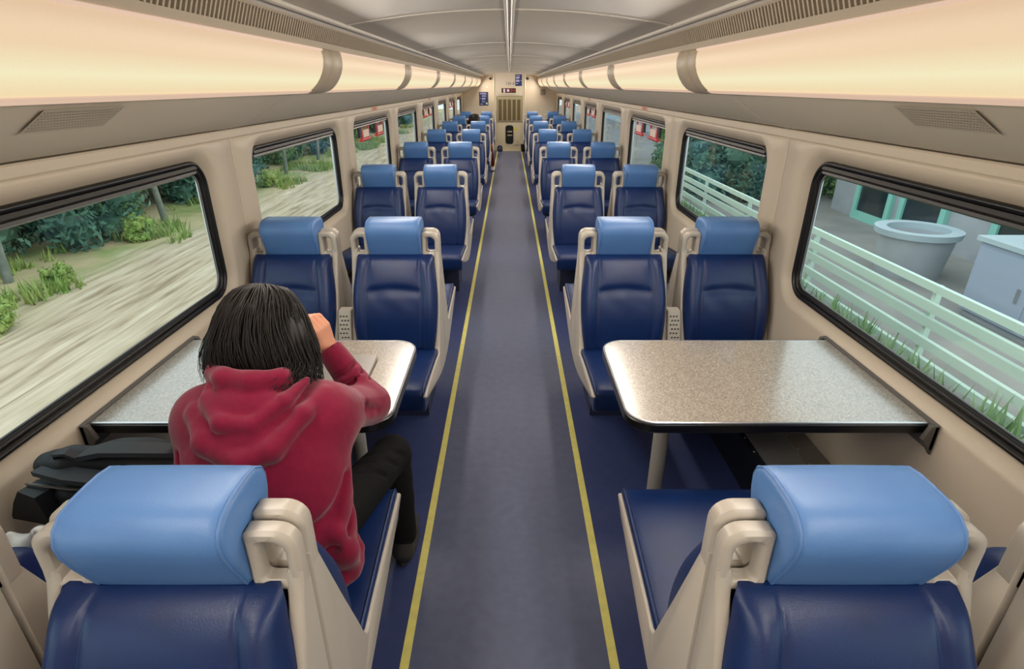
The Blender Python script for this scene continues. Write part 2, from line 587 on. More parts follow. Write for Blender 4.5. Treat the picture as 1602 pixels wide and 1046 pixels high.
wi = 0
for s, side in SIDES:
    gm, pnm, bdm, hdm = gasket_mesh(s), pane_mesh(s), bead_mesh(s), header_mesh(s)
    hm, lm_, lt = handle_meshes(s)
    for j in range(-1, NB):
        wi += 1
        yc = BAY(j) + PITCHY / 2
        w = thing('window_%d' % wi, 'black-gasketed carriage window in the %s wall, %s' % (side, 'behind the viewpoint' if j < 0 else ORD[j] + ' from the front'), None, (0, yc, 0), kind='structure')
        put('gasket', gm, w); put('pane', pnm, w); put('bead', bdm, w); put('header', hdm, w)
        if j in (2, 4, 6):
            for y in (-0.30, 0.36):
                h = put('emergency_handle', hm, w, (0, y, 0))
                put('handle_label', lm_, h); put('latch', lt, h)
            st = MB(); st.box(s * (WX - 0.0015), s * (WX + 0.002), -0.13, 0.13, 1.497, 1.503)
            st = MB(); st.box(s * (WX - 0.0075), s * (WX - 0.005), -0.13, 0.13, 1.513, 1.546)
            so = obj('exit_sticker', st, M['sticker_pink'], w, 0)
            text('sticker_lettering', 'EXIT', 0.036, M['sticker_text'], so, (s * (WX - 0.0079), 0, 1.530), (PI / 2, 0, PI / 2 * -s), 0.0003)

# ------------------------------------------------------------------ lamps above the windows
LP = [(0.836, 1.892), (0.831, 1.872), (0.830, 1.850), (0.834, 1.826), (0.842, 1.802), (0.855, 1.778), (0.872, 1.755), (0.892, 1.736), (0.906, 1.727)]
def light_meshes(s):
    hw = PITCHY / 2 - 0.15
    d = MB()
    d.loft([[(s * a, y, b) for a, b in LP] for y in (-hw, hw)], False, False, closed=False)
    d = mesh('diffuser', d, 60); d.materials.append(M['diffuser'])
    l = MB()
    l.loft([[(s * a, y, b) for a, b in ((0.902, 1.7285), (0.899, 1.7255), (0.920, 1.7155), (0.945, 1.714), (0.945, 1.72), (0.915, 1.726))] for y in (-hw, hw)])
    l = mesh('lower_lip', l, 30); l.materials.append(M['lip'])
    u = MB()
    u.loft([[(s * a, y, b) for a, b in ((0.839, 1.889), (0.829, 1.889), (0.828, 1.896), (0.839, 1.900))] for y in (-hw, hw)])
    u = mesh('upper_lip', u, 30); u.materials.append(M['lip'])
    b = MB()
    rings = []
    for y, g in ((-0.155, -0.004), (-0.150, 0.003), (-0.035, 0.004), (-0.032, 0.000), (-0.026, 0.000), (-0.023, 0.004), (0.150, 0.003), (0.155, -0.004)):
        rings.append([(s * (a - g), y, bz - g * 0.4) for a, bz in [(0.842, 1.902)] + LP + [(0.93, 1.718), (0.96, 1.712)]])
    b.loft(rings, False, False, closed=False)
    b = mesh('end_band', b, 60); b.materials.append(M['band'])
    hsg = MB()
    hsg.loft([[(s * a, y, bz) for a, bz in ((0.842, 1.90), (0.99, 1.90), (0.99, 1.79), (0.95, 1.722))] for y in (-PITCHY / 2, PITCHY / 2)], False, False, closed=False)
    hsg = mesh('housing', hsg, 0); hsg.materials.append(M['band'])
    return d, l, u, b, hsg
def vent_meshes(s):
    hw = PITCHY / 2 - 0.001
    A, B = (0.837, 1.8985), (0.803, 1.985)
    def P(t, d=0.0):
        return (A[0] + (B[0] - A[0]) * t - d, A[1] + (B[1] - A[1]) * t)
    fr = MB()
    fr.loft([[(s * a, y, b) for a, b in (P(0, -0.004), P(0.0, 0.005), P(0.26, 0.004), P(0.27, 0.001), P(0.27, -0.02))] for y in (-hw, hw)], closed=False, cap0=False, cap1=False)
    fr.loft([[(s * a, y, b) for a, b in (P(0.92, -0.02), P(0.92, 0.002), P(0.98, 0.003), P(1.0, 0.0))] for y in (-hw, hw)], closed=False, cap0=False, cap1=False)
    fr = mesh('vent_frame', fr, 30); fr.materials.append(M['vent'])
    bk = MB()
    bk.loft([[(s * a, y, b) for a, b in (P(0.2, -0.016), P(0.98, -0.016))] for y in (-hw, hw)], False, False, closed=False)
    bk = mesh('vent_backing', bk, 0); bk.materials.append(M['vent_dark'])
    sl = MB()
    n = 86
    for k in range(n):
        y = -hw + (k + 0.5) * 2 * hw / n
        a0, a1, b0, b1 = P(0.26, 0.0), P(0.93, 0.0), P(0.26, -0.011), P(0.93, -0.011)
        w = 0.0046
        sl.add([(s * a0[0], y - w, a0[1]), (s * a0[0], y + w, a0[1]), (s * a1[0], y + w, a1[1]), (s * a1[0], y - w, a1[1]),
                (s * b0[0], y - w, b0[1]), (s * b0[0], y + w, b0[1]), (s * b1[0], y + w, b1[1]), (s * b1[0], y - w, b1[1])],
               [(0, 1, 2, 3), (0, 3, 7, 4), (1, 5, 6, 2)])
    sl = mesh('vent_slats', sl, 0); sl.materials.append(M['vent'])
    return fr, bk, sl

for s, side in SIDES:
    dm, llm, ulm, bm_, hsm = light_meshes(s)
    fr, bk, sl = vent_meshes(s)
    for j in range(-1, NB):
        yc = BAY(j) + PITCHY / 2
        where = 'behind the viewpoint' if j < 0 else ORD[j] + ' from the front'
        L = thing('ceiling_light', 'warm lit ceiling light panel above the %s windows, %s' % (side, where), 'light', (0, yc, 0), 'lit panels above the %s windows' % side)
        put('diffuser', dm, L); put('lower_lip', llm, L); put('upper_lip', ulm, L); put('housing', hsm, L)
        put('end_band', bm_, L, (0, PITCHY / 2, 0))
        ld = bpy.data.lights.new('fixture_lamp', 'AREA')
        ld.shape = 'RECTANGLE'
        ld.size, ld.size_y = 1.8, 0.13
        ld.energy = LAMP_W
        ld.color = (1.0, 0.92, 0.82)
        lo = bpy.data.objects.new('fixture_lamp', ld)
        COL.objects.link(lo)
        lo.parent = L
        lo.location = (s * 0.812, 0, 1.80)
        dirv = Vector((-s * 1.0, 0, -0.75)).normalized()
        q = dirv.to_track_quat('-Z', 'Y').to_matrix()
        z = -dirv
        x = Vector((0, 1, 0))
        y = z.cross(x)
        lo.rotation_euler = Matrix((x, y, z)).transposed().to_euler()
        V = thing('air_vent', 'beige slotted air vent strip over the %s light panels, %s' % (side, where), 'vent', (0, yc, 0), 'air vent strips over the %s lights' % side)
        put('vent_frame', fr, V); put('vent_backing', bk, V)
        so = put('vent_slats', sl, V); so['kind'] = 'stuff'

# speaker grilles in the cove of the first bay
for s, side in SIDES:
    g = MB()
    def gp(u, v, lift):
        t = v * 0.9 + 0.05
        # follow the cove between (1.16,1.646) and (1.08,1.70)
        x, z = 1.163 + (1.075 - 1.163) * t, 1.644 + (1.703 - 1.644) * t
        return (s * (x - lift), 1.535 + (u - 0.5) * 0.30, z - lift)
    g.grid(lambda u, v: gp(u, v, 0.0035), 12, 4)
    t_ = thing('speaker_grille', 'flush beige speaker grille in the cove above the nearest %s window' % side, 'speaker')
    obj('grille_plate', g, M['speaker'], t_)
    hb = MB()
    for i in range(28):
        for k in range(7):
            c = Vector(gp((i + 1) / 29, (k + 1) / 8, 0.0042))
            q = 0.003
            hb.add([c + Vector((0, -q, 0)), c + Vector((-s * q * 0.8, 0, q * 0.55)), c + Vector((0, q, 0)), c + Vector((s * q * 0.8, 0, -q * 0.55))], [(0, 1, 2, 3)])
    ho = obj('perforations', hb, M['perf'], t_, 0); ho['kind'] = 'stuff'

# ------------------------------------------------------------------ ceiling
def cz(x):
    return 2.066 - 0.072 * (abs(x) / 0.8) ** 2
cb = MB()
cb.box(-1.45, 1.45, Y0 - 0.05, Y1 + 0.05, 2.09, 2.12)
for s in (-1, 1):
    cb.loft([[(s * a, y, b) for a, b in ((0.803, 1.984), (0.797, 1.988), (0.790, 1.996), (0.775, 1.998), (0.772, 2.01), (0.80, 2.02))] for y in (Y0, Y1)])
    cb.loft([[(s * a, y, b) for a, b in ((0.765, 1.992), (0.758, 1.988), (0.748, 1.992), (0.748, 2.004), (0.765, 2.004))] for y in (Y0, Y1)])
    cb.box(s * 0.95, s * 1.46, Y0, Y1, 1.885, 1.9)
ceil = tag(obj('ceiling', cb, M['ceil_rib'], smooth=30), 'shallow vaulted grey carriage ceiling with a centre strip', kind='structure')
for s in (-1, 1):
    pm = MB()
    hw = PITCHY / 2
    rings = []
    for y, d in ((-hw, 0.004), (-hw + 0.008, 0.0), (0, 0), (hw - 0.008, 0.0), (hw, 0.004)):
        rings.append([(s * x, y, cz(x) + d) for x in [0.012 + (0.79 - 0.012) * k / 14 for k in range(15)]])
    pm.loft(rings, False, False, closed=False)
    pm = mesh('ceiling_panel', pm, 40); pm.materials.append(M['ceiling'])
    for j in range(-1, NB):
        put('ceiling_panel', pm, ceil, (0, BAY(j) + PITCHY / 2, 0))
rm = MB()
xs = [-0.77 + 1.54 * k / 28 for k in range(29)]
rm.loft([[(x, y, cz(x) - d) for x in xs] for y, d in ((-0.012, -0.002), (-0.010, 0.004), (0.010, 0.004), (0.012, -0.002))], False, False, closed=False)
rm = mesh('ceiling_rib', rm, 40); rm.materials.append(M['ceil_rib'])
for j in range(-1, NB):
    put('ceiling_rib', rm, ceil, (0, BAY(j), 0))
sm = MB()
sm.loft([[(a, y, 2.066 - b) for a, b in ((-0.024, 0.0), (-0.022, 0.007), (-0.012, 0.009), (-0.008, 0.004), (0.008, 0.004), (0.012, 0.009), (0.022, 0.007), (0.024, 0.0))] for y in (Y0, Y1)], closed=False, cap0=False, cap1=False)
obj('centre_strip', sm, M['ceil_rib'], ceil, 40)

# ------------------------------------------------------------------ end walls
EY = Y1                       # far end wall
CY = 16.95                    # front of the centre bulkhead
eb = MB(); eb.box(-1.46, 1.46, EY, EY + 0.06, -0.05, 2.1)
wfar = tag(obj('wall_back', eb, M['wall'], smooth=0), 'beige end wall at the far end of the carriage', kind='structure')
eb = MB(); eb.box(-1.46, 1.46, Y0 - 0.06, Y0, -0.05, 2.1)
tag(obj('wall_front', eb, M['wall'], smooth=0), 'beige end wall behind the viewpoint', kind='structure')
bh = thing('wall_bulkhead', 'cream bulkhead in the middle of the far end, around the door', None, (0, CY, 0), kind='structure')
b = MB()
b.box(-0.435, -0.37, 0, EY - CY, 0, 2.07); b.box(0.37, 0.435, 0, EY - CY, 0, 2.07); b.box(-0.37, 0.37, 0, EY - CY, 1.48, 2.07)
obj('bulkhead_panel', b, M['wall'], bh, 0)
for s in (-1, 1):
    b = MB(); b.tube([(s * 0.43, -0.012, 0.02), (s * 0.43, -0.012, 2.02)], 0.016, 10)
    obj('handrail', b, M['door'], bh)
dr = thing('door_1', 'cream end door with an olive louvre and a dark rounded window', None, (0, CY, 0), kind='structure')
b = MB(); b.box(-0.37, 0.37, 0.04, 0.08, 0.012, 1.48)
obj('door_leaf', b, M['door'], dr, 0)
b = MB(); b.prism(rrect(-0.355, 0.355, 0.80, 1.46, 0.03, 4), lambda a, c, t: (a, t, c), 0.01, 0.04, 0.006)
lv = obj('louvre', b, M['louvre'], dr, 30)
for k in range(5):
    x = -0.264 + k * 0.132
    b = MB(); b.box(x - 0.046, x + 0.046, 0.002, 0.012, 0.83, 1.38)
    obj('louvre_slat', b, M['louvre_dark'], lv, 0)
b = MB()
b.loft([[(a, y, c) for a, c in rrect(-0.115 + i, 0.115 - i, 0.19 + i, 0.70 - i, 0.07, 6)] for y, i in ((0.04, 0.0), (0.028, 0.004), (0.028, 0.022), (0.036, 0.024))], False, False)
obj('window_gasket', b, M['gasket'], dr, 30)
b = MB(); b.prism(rrect(-0.095, 0.095, 0.21, 0.68, 0.06, 6), lambda a, c, t: (a, t, c), 0.034, 0.039)
gp_ = obj('door_glass', b, M['dark_glass'], dr, 30)
for z in (0.43, 0.53):
    b = MB(); b.box(-0.06, 0.08, 0.0325, 0.034, z - 0.018, z + 0.018)
    obj('window_bar', b, M['louvre'], dr, 0)
b = MB(); b.prism(rrect(0.14, 0.21, 0.55, 0.64, 0.02, 4), lambda a, c, t: (a, t, c), 0.035, 0.04)
obj('yellow_sticker', b, M['yellow_sign'], dr, 0)
b = MB(); b.box(0.20, 0.26, 0.02, 0.04, 0.16, 0.30); b.box(0.13, 0.22, 0.005, 0.02, 0.17, 0.20)
obj('door_handle', b, M['speaker'], dr, 0)
b = MB(); b.box(-0.34, 0.34, -0.03, 0.04, 0.0, 0.012)
obj('threshold', b, M['door'], dr, 0)

def poster(name, label, cx, y, z0, z1, w, rows, dot):
    t = thing(name, label, 'poster', (cx, y, 0))
    b = MB(); b.box(-w / 2, w / 2, -0.008, 0, z0, z1)
    obj('sheet', b, M['poster'], t, 0)
    h = z1 - z0
    for (a, c, e, f) in rows:
        b = MB(); b.box(-w / 2 + a * w, -w / 2 + c * w, -0.0095, -0.008, z0 + e * h, z0 + f * h)
        obj('print_line', b, M['poster_ink'], t, 0)
    if dot:
        b = MB(); b.loft([[(w * 0.33 + 0.03 * math.cos(k * PI / 6), y_, z0 + 0.15 * h + 0.03 * math.sin(k * PI / 6)) for k in range(12)] for y_ in (-0.0095, -0.008)])
        obj('green_dot', b, M['poster_green'], t, 0)
    return t
rows1 = [(0.1, 0.72, 0.90, 0.93), (0.1, 0.82, 0.83, 0.86), (0.3, 0.75, 0.68, 0.73), (0.12, 0.2, 0.52, 0.55), (0.3, 0.7, 0.50, 0.56), (0.3, 0.64, 0.40, 0.43), (0.28, 0.66, 0.25, 0.29), (0.1, 0.45, 0.09, 0.12)]
poster('wall_poster', 'navy information poster with pale print on the end wall left of the bulkhead', -0.763, EY, 1.195, 1.565, 0.27, rows1, True)
rows2 = [(0.12, 0.7, 0.86, 0.90), (0.1, 0.65, 0.68, 0.78), (0.1, 0.55, 0.58, 0.62), (0.1, 0.62, 0.38, 0.5), (0.1, 0.4, 0.2, 0.24), (0.78, 0.92, 0.45, 0.5)]
poster('door_poster', 'small navy notice high on the bulkhead beside the car number', 0.255, CY, 1.725, 2.02, 0.185, rows2, False)
t = thing('car_number', 'dark car number lettering above the display', 'lettering', (0.0, CY, 0))
text('lettering', '134 A', 0.105, M['ink_black'], t, (0.02, -0.003, 1.785), (PI / 2, 0, 0))
t = thing('led_display', 'dark red lit message display above the louvred door', 'display', (-0.02, CY, 0))
b = MB(); b.prism(rrect(-0.24, 0.24, 1.515, 1.700, 0.02, 4), lambda a, c, q: (a, q, c), -0.02, 0.0, 0.005)
obj('bezel', b, M['door'], t, 30)
b = MB(); b.box(-0.20, 0.20, -0.023, -0.02, 1.55, 1.67)
obj('screen', b, M['led_dark'], t, 0)
for q in ((-0.15, -0.10, -0.0245, -0.023, 1.56, 1.655), (-0.05, 0.015, -0.0245, -0.023, 1.58, 1.645)):
    b = MB(); b.box(*q)
    obj('lit_block', b, M['led_white'], t, 0)
b = MB()
for k, (x, z) in enumerate([(0.06, 1.585), (0.075, 1.585), (0.09, 1.585), (0.06, 1.56), (0.09, 1.56), (0.06, 1.535), (0.075, 1.535), (0.09, 1.535), (0.12, 1.56), (0.135, 1.56), (0.16, 1.585), (0.175, 1.56), (0.16, 1.535), (0.145, 1.56)]):
    b.box(x - 0.005, x + 0.005, -0.0245, -0.023, z + 0.047, z + 0.063)
obj('lit_dots', b, M['led_red'], t, 0)
t = thing('wall_speaker', 'small grey box on the end wall right of the bulkhead', 'speaker', (0.985, EY, 0))
b = MB(); b.prism(rrect(-0.075, 0.075, 1.49, 1.64, 0.01, 3), lambda a, c, q: (a, q, c), -0.04, 0.0, 0.006)
obj('case', b, M['box_grey'], t, 30)
for x, side in ((-0.56, 'left'), (0.53, 'right')):
    t = thing('dome_camera', 'small black camera on a bracket high on the end wall, %s of the bulkhead' % side, 'camera', (x, EY, 0))
    b = MB(); b.box(-0.012, 0.012, -0.07, 0, 1.925, 1.955)
    obj('bracket', b, M['bracket'], t, 0)
    b = MB(); b.loft([[(r * math.cos(k * PI / 5), -0.075 + r * math.sin(k * PI / 5), z) for k in range(10)] for z, r in ((1.945, 0.012), (1.93, 0.04), (1.90, 0.036), (1.885, 0.015))])
    obj('housing', b, M['gasket'], t, 40)
t = thing('round_sticker', 'tiny round red-ringed sticker above the navy poster', 'sticker', (-0.66, EY, 0))
b = MB(); b.loft([[(r * math.cos(k * PI / 10), y, 1.70 + r * math.sin(k * PI / 10)) for k in range(20)] for y, r in ((0, 0.045), (-0.003, 0.045), (-0.003, 0.036), (-0.001, 0.036))], False, False)
obj('ring', b, M['sticker_pink'], t, 0)
b = MB(); b.loft([[(r * math.cos(k * PI / 10), y, 1.70 + r * math.sin(k * PI / 10)) for k in range(20)] for y, r in ((-0.002, 0.037), (-0.0015, 0.037))])
obj('disc', b, M['label_white'], t, 0)

# things on the floor by the door
t = thing('shoulder_bag', 'small dark blue bag with a pale loop on the floor by the end door', 'bag', (-0.275, CY - 0.13, 0.002))
b = MB(); b.loft([[(0.075 * k1 * math.cos(a * PI / 6), 0.055 * k1 * math.sin(a * PI / 6), z) for a in range(12)] for z, k1 in ((0.0, 0.85), (0.02, 1.0), (0.10, 1.0), (0.15, 0.8), (0.165, 0.4))])
obj('body', b, M['navy'], t)
b = MB(); b.tube([(0.03 * math.cos(a), -0.06, 0.075 + 0.035 * math.sin(a)) for a in [k * PI / 6 for k in range(12)]], 0.006, 6, True)
obj('loop', b, M['speaker'], t)
t = thing('floor_bin', 'small black bin on the floor right of the end door', 'bin', (0.40, CY - 0.14, 0.0))
b = MB(); b.loft([[(a * k1, c * k1, z) for a, c in rrect(-0.075, 0.075, -0.06, 0.06, 0.02, 3)] for z, k1 in ((0.0, 0.85), (0.20, 1.0), (0.20, 0.9), (0.03, 0.78))])
obj('body', b, M['gasket'], t, 30)
b = MB(); b.tube([(p[0], p[1], 0.2) for p in rrect(-0.075, 0.075, -0.06, 0.06, 0.02, 3)], 0.005, 6, True)
obj('rim', b, M['bracket'], t)

# ------------------------------------------------------------------ double-sided seats
HP = [(0.0, 1.114), (-0.035, 1.113), (-0.066, 1.107), (-0.087, 1.092), (-0.096, 1.069), (-0.093, 1.042), (-0.079, 1.003), (-0.062, 0.965), (-0.048, 0.934), (-0.038, 0.918), (-0.020, 0.911)]
HPF = HP + [(-y, z) for y, z in HP[::-1] if y != 0.0]
def headrest_mesh():
    m = MB()
    cy_, cz_ = 0.0, 1.02
    rings = []
    for x, k in ((-0.141, 0.70), (-0.1405, 0.86), (-0.137, 0.945), (-0.129, 0.99), (-0.11, 1.0), (0, 1.006), (0.11, 1.0), (0.129, 0.99), (0.137, 0.945), (0.1405, 0.86), (0.141, 0.70)):
        rings.append([(x, cy_ + (y - cy_) * k, cz_ + (z - cz_) * k) for y, z in HPF])
    m.loft(rings)
    me = mesh('headrest', m, 70); me.materials.append(M['light_blue'])
    pes = []
    for x in (-0.1335, 0.1335):
        p = MB()
        p.tube([(x, y * 0.972, 1.02 + (z - 1.02) * 0.972) for y, z in HPF], 0.0032, 6, True)
        pe = mesh('piping', p, 60); pe.materials.append(M['piping'])
        pes.append(pe)
    return me, pes

def gauss(x, s):
    return math.exp(-(x / s) ** 2)
def backrest_mesh():
    m = MB()
    nu, nv = 64, 44
    def shape(u, v):
        U = 2 * u - 1
        z = 0.440 + 0.490 * v
        # half width: slimmer and rounded at the top
        w = 0.213 + 0.014 * math.sin(PI * min(1.0, v * 1.12)) - 0.010 * max(0, (v - 0.6) / 0.4) ** 1.5
        if v > 0.93:
            w -= 0.006 * ((v - 0.93) / 0.07) ** 2
        if v < 0.04:
            w -= 0.012 * ((0.04 - v) / 0.04) ** 2
        base = 0.180 - 0.132 * v
        e = max(0.0, 1 - abs(U) ** 12) ** 0.5
        ev = max(0.0, 1 - max(0.0, (v - 0.86) / 0.14) ** 3.4) ** 0.5
        ev0 = max(0.0, 1 - max(0.0, (0.06 - v) / 0.06) ** 2) ** 0.5
        t = (0.054 + 0.034 * math.sin(PI * min(1, v * 1.05))) * e * ev * (0.5 + 0.5 * ev0)
        inner = 1.0 if abs(U) < 0.66 else 0.0
        # bolsters, seams, crease and puckers
        t += 0.020 * gauss(abs(U) - 0.84, 0.15) * ev * (0.55 + 0.45 * math.sin(PI * min(1, v)))
        t -= 0.0105 * gauss(abs(U) - 0.645, 0.020) * ev
        fade = 1 / (1 + math.exp((abs(U) - 0.56) * 30))
        t -= 0.012 * gauss(v - 0.665 - 0.012 * math.cos(U * 4), 0.045) * fade
        t += 0.006 * gauss(v - 0.82, 0.10) * fade * ev
        t -= 0.006 * gauss(v - 0.66, 0.03) * gauss(abs(U) - 0.58, 0.06)
        t += 0.0022 * math.sin(U * 9 + v * 14) * gauss(v - 0.58, 0.10) * fade
        return (U * w, -(base + t), z)
    m.grid(shape, nu, nv)
    def back(u, v):
        p = shape(u, v)
        return (p[0] * 0.97, -(0.180 - 0.132 * v) + 0.012, p[2])
    m.grid(back, 4, 4)
    # close the rim
    r = [shape(i / 8, 1.0) for i in range(9)]
    m.loft([[p for p in r], [(p[0] * 0.97, -(0.048) + 0.012, p[2]) for p in r]], False, False, closed=False)
    for u in (0.0, 1.0):
        r = [shape(u, i / 8) for i in range(9)]
        m.loft([r, [(p[0] * 0.97, -(0.180 - 0.132 * i / 8) + 0.012, p[2]) for i, p in enumerate(r)]], False, False, closed=False)
    me = mesh('backrest', m, 80); me.materials.append(M['navy'])
    return me
CPF = [(-0.19, 0.405), (-0.19, 0.448), (-0.22, 0.458), (-0.30, 0.466), (-0.42, 0.480), (-0.54, 0.493), (-0.64, 0.503), (-0.70, 0.506), (-0.728, 0.502), (-0.744, 0.490), (-0.749, 0.468), (-0.744, 0.42), (-0.736, 0.39), (-0.72, 0.377), (-0.64, 0.374), (-0.45, 0.372), (-0.25, 0.372)]
def cushion_mesh():
    m = MB()
    rings = []
    for x, d, cr in ((-0.224, 0.020, 0), (-0.2235, 0.008, 0), (-0.219, 0.002, 0), (-0.208, 0.0, 0.0), (-0.19, 0.0, 0.002), (-0.1, 0, 0.006), (0, 0, 0.008), (0.1, 0, 0.006), (0.19, 0.0, 0.002), (0.208, 0.0, 0), (0.219, 0.002, 0), (0.2235, 0.008, 0), (0.224, 0.020, 0)):
        ring = []
        for y, z in CPF:
            yc, zc = -0.47, 0.435
            k = 1 if z > zc else -1
            ring.append((x, y + (d if y < yc else -d), z - k * d + (cr if z > 0.46 and -0.7 < y < -0.25 else 0)))
        rings.append(ring)
    m.loft(rings)
    me = mesh('cushion', m, 50); me.materials.append(M['navy'])
    pes = []
    for x in (-0.2165, 0.2165):
        p = MB()
        p.tube([(x, y, z + 0.0005) for y, z in CPF[1:12]], 0.0028, 6)
        pe = mesh('cushion_piping', p, 60); pe.materials.append(M['navy'])
        pes.append(pe)
    return me, pes
def side_frame_mesh(s):
    m = MB()
    half = [(0.003, 0.285), (0.10, 0.290), (0.22, 0.308), (0.34, 0.338), (0.46, 0.370), (0.58, 0.404), (0.70, 0.440), (0.742, 0.458), (0.748, 0.470), (0.735, 0.480), (0.62, 0.472), (0.46, 0.462), (0.33, 0.450), (0.275, 0.441), (0.250, 0.439), (0.232, 0.447), (0.218, 0.475), (0.186, 0.56), (0.138, 0.68), (0.092, 0.80), (0.058, 0.89), (0.043, 0.93), (0.041, 0.955), (0.003, 0.955)]
    for k in (1, -1):
        poly = [(k * y, z) for y, z in half]
        if k < 0:
            poly = poly[::-1]
        m.prism(poly, lambda a, b, t: (t, a, b), s * 0.204, s * 0.2335, 0.005)
    # the grab loops, one on each face
    for (y0, y1, dz) in ((-0.042, -0.003, 0.0), (0.003, 0.046, 0.008)):
        outer = rrect(0.140, 0.234, 0.908, 1.046 + dz, (0.012, 0.040, 0.016, 0.012), 6)
        inner = rrect(0.163, 0.210, 0.932, 1.020 + dz, (0.012, 0.026, 0.010, 0.012), 6)
        bv = 0.007
        oi, ii = inset(outer, bv), inset(inner, -bv)
        seq = [(outer, y0 + bv), (oi, y0), (ii, y0), (inner, y0 + bv), (inner, y1 - bv), (ii, y1), (oi, y1), (outer, y1 - bv), (outer, y0 + bv)]
        m.loft([[(s * a, y, b) for a, b in ring] for ring, y in seq], False, False)
    me = mesh('side_frame', m, 45); me.materials.append(M['frame'])
    return me
hme, hpe = headrest_mesh()
bme = backrest_mesh()
cme, cpe = cushion_mesh()
fme = {-1: side_frame_mesh(-1), 1: side_frame_mesh(1)}
pb = MB()
pb.box(-0.14, 0.14, -0.16, 0.16, 0.0, 0.36)
pb.box(-0.200, 0.200, -0.60, 0.60, 0.340, 0.375)
pme = mesh('pedestal', pb, 30); pme.materials.append(M['pedestal'])
# stitched seams down each backrest
SEATX = {'aisle': 0.606, 'window': 1.149}
def make_seat(x, y, label, group):
    t = thing('double_seat', label, 'seat', (x, y, 0), group)
    h = put('headrest', hme, t)
    for pe in hpe:
        put('piping', pe, h)
    for r in (0.0, PI):
        put('backrest', bme, t, (0, 0, 0), r)
        c = put('cushion', cme, t, (0, 0, 0), r)
        for pe in cpe:
            put('cushion_piping', pe, c)
    for k in (-1, 1):
        put('side_frame', fme[k], t)
    put('pedestal', pme, t)
    return t
for k in range(8):
    for s, side in SIDES:
        for kind in ('aisle', 'window'):
            make_seat(s * SEATX[kind], BAY(k) - (0.042 if k == 0 and kind == 'window' else 0.0), 'blue double-sided %s seat with pale headrest, %s of the aisle, %s row from the front' % (kind, side, ORD[k]), 'seats %s of the aisle' % side)

# perforated divider boxes between the two seats of a row
dv = MB(); dv.prism([(-0.20, 0.30), (-0.10, 0.30), (-0.06, 0.66), (-0.115, 0.66), (-0.175, 0.50)], lambda a, b, t: (t, a, b), -0.034, 0.034, 0.004)
dvm = mesh('divider_box', dv, 30); dvm.materials.append(M['frame'])
hb = MB()
for i in range(3):
    for k in range(7):
        z = 0.505 + k * 0.021
        y = -0.175 + (z - 0.5) * 0.375 - 0.0012
        x = (i - 1) * 0.016 + (0.004 if k % 2 else -0.004)
        r = 0.0052
        hb.add([(x + r * math.cos(a * PI / 4), y, z + r * 1.2 * math.sin(a * PI / 4)) for a in range(8)], [tuple(range(8))])
hbm = mesh('perforations', hb, 0); hbm.materials.append(M['ink_black'])
for k in range(1, 4):
    for s, side in SIDES:
        t = thing('seat_divider', 'pale perforated divider between the two seats of row %s %s of the aisle' % (ORD[k], side), 'divider', (s * 0.8745, BAY(k) - 0.06, 0))
        put('divider_box', dvm, t)
        q = put('perforations', hbm, t); q['kind'] = 'stuff'

# ------------------------------------------------------------------ tables
TY0, TY1 = 1.535, 2.185
for s, side in SIDES:
    lab = 'speckled table with a black rim, occupied by the person in red' if s < 0 else 'empty speckled table with a black rim under the right window'
    t = thing('wall_table', lab, 'table', (s * 0.39, (TY0 + TY1) / 2, 0))
    w, d = WX - 0.39 - 0.016, (TY1 - TY0) / 2
    def outline(i):
        p = rrect(i, w - i * 0.3, -d + i, d - i, (0.004, 0.004, 0.095 - i, 0.095 - i), 8)
        return p
    pl = lambda a, b, q: (s * a, b, q)
    b = MB(); b.prism(outline(0.0), pl, 0.703, 0.741, 0.006); obj('black_rim', b, M['black_rim'], t, 40)
    b = MB(); b.loft([[pl(a, c, z) for a, c in outline(i)] for i, z in ((0.0015, 0.739), (0.0015, 0.7445), (0.003, 0.7455), (0.009, 0.7455), (0.010, 0.744))], False, False)
    obj('metal_trim', b, M['alu'], t, 40)
    b = MB(); b.prism(outline(0.0095), pl, 0.738, 0.7448); obj('table_top', b, M['speckle'], t, 30)
    b = MB(); b.tube([(s * 0.215, 0.0, 0.703), (s * 0.215, 0.0, 0.02)], 0.03, 20)
    lg = obj('leg', b, M['leg'], t, 40)
    b = MB(); b.loft([[(s * 0.215 + r * math.cos(k * PI / 10), r * math.sin(k * PI / 10), z) for k in range(20)] for z, r in ((0.0, 0.07), (0.012, 0.068), (0.022, 0.034))])
    obj('foot_plate', b, M['leg'], lg, 30)
    b = MB(); b.prism([(w - 0.002, 0.66), (w + 0.0135, 0.66), (w + 0.0135, 0.752), (w - 0.002, 0.752)], lambda a, c, q: (s * a, q, c), -d - 0.03, d + 0.03, 0.002)
    for yy in (-d - 0.03, d + 0.012):
        b.prism([(w - 0.03, 0.70), (w + 0.012, 0.64), (w + 0.012, 0.75), (w - 0.012, 0.75)], lambda a, c, q: (s * a, q, c), yy, yy + 0.018, 0.002)
    obj('wall_bracket', b, M['bracket'], t, 30)

# laptop
t = thing('laptop', 'closed silver laptop on the table in front of the person', 'laptop', (-0.695, 1.885, 0.7455))
pl = lambda a, b, q: (a, b, q)
b = MB(); b.prism(rrect(-0.165, 0.165, -0.12, 0.12, 0.012, 5), pl, 0.002, 0.0105, 0.0012); obj('base', b, M['laptop'], t, 40)
b = MB(); b.prism(rrect(-0.165, 0.165, -0.12, 0.12, 0.012, 5), pl, 0.0112, 0.017, 0.0012); obj('lid', b, M['laptop'], t, 40)
for x in (-0.13, 0.13):
    for y in (-0.09, 0.09):
        b = MB(); b.tube([(x, y, 0.0), (x, y, 0.0025)], 0.006, 8); obj('rubber_foot', b, M['gasket'], t)

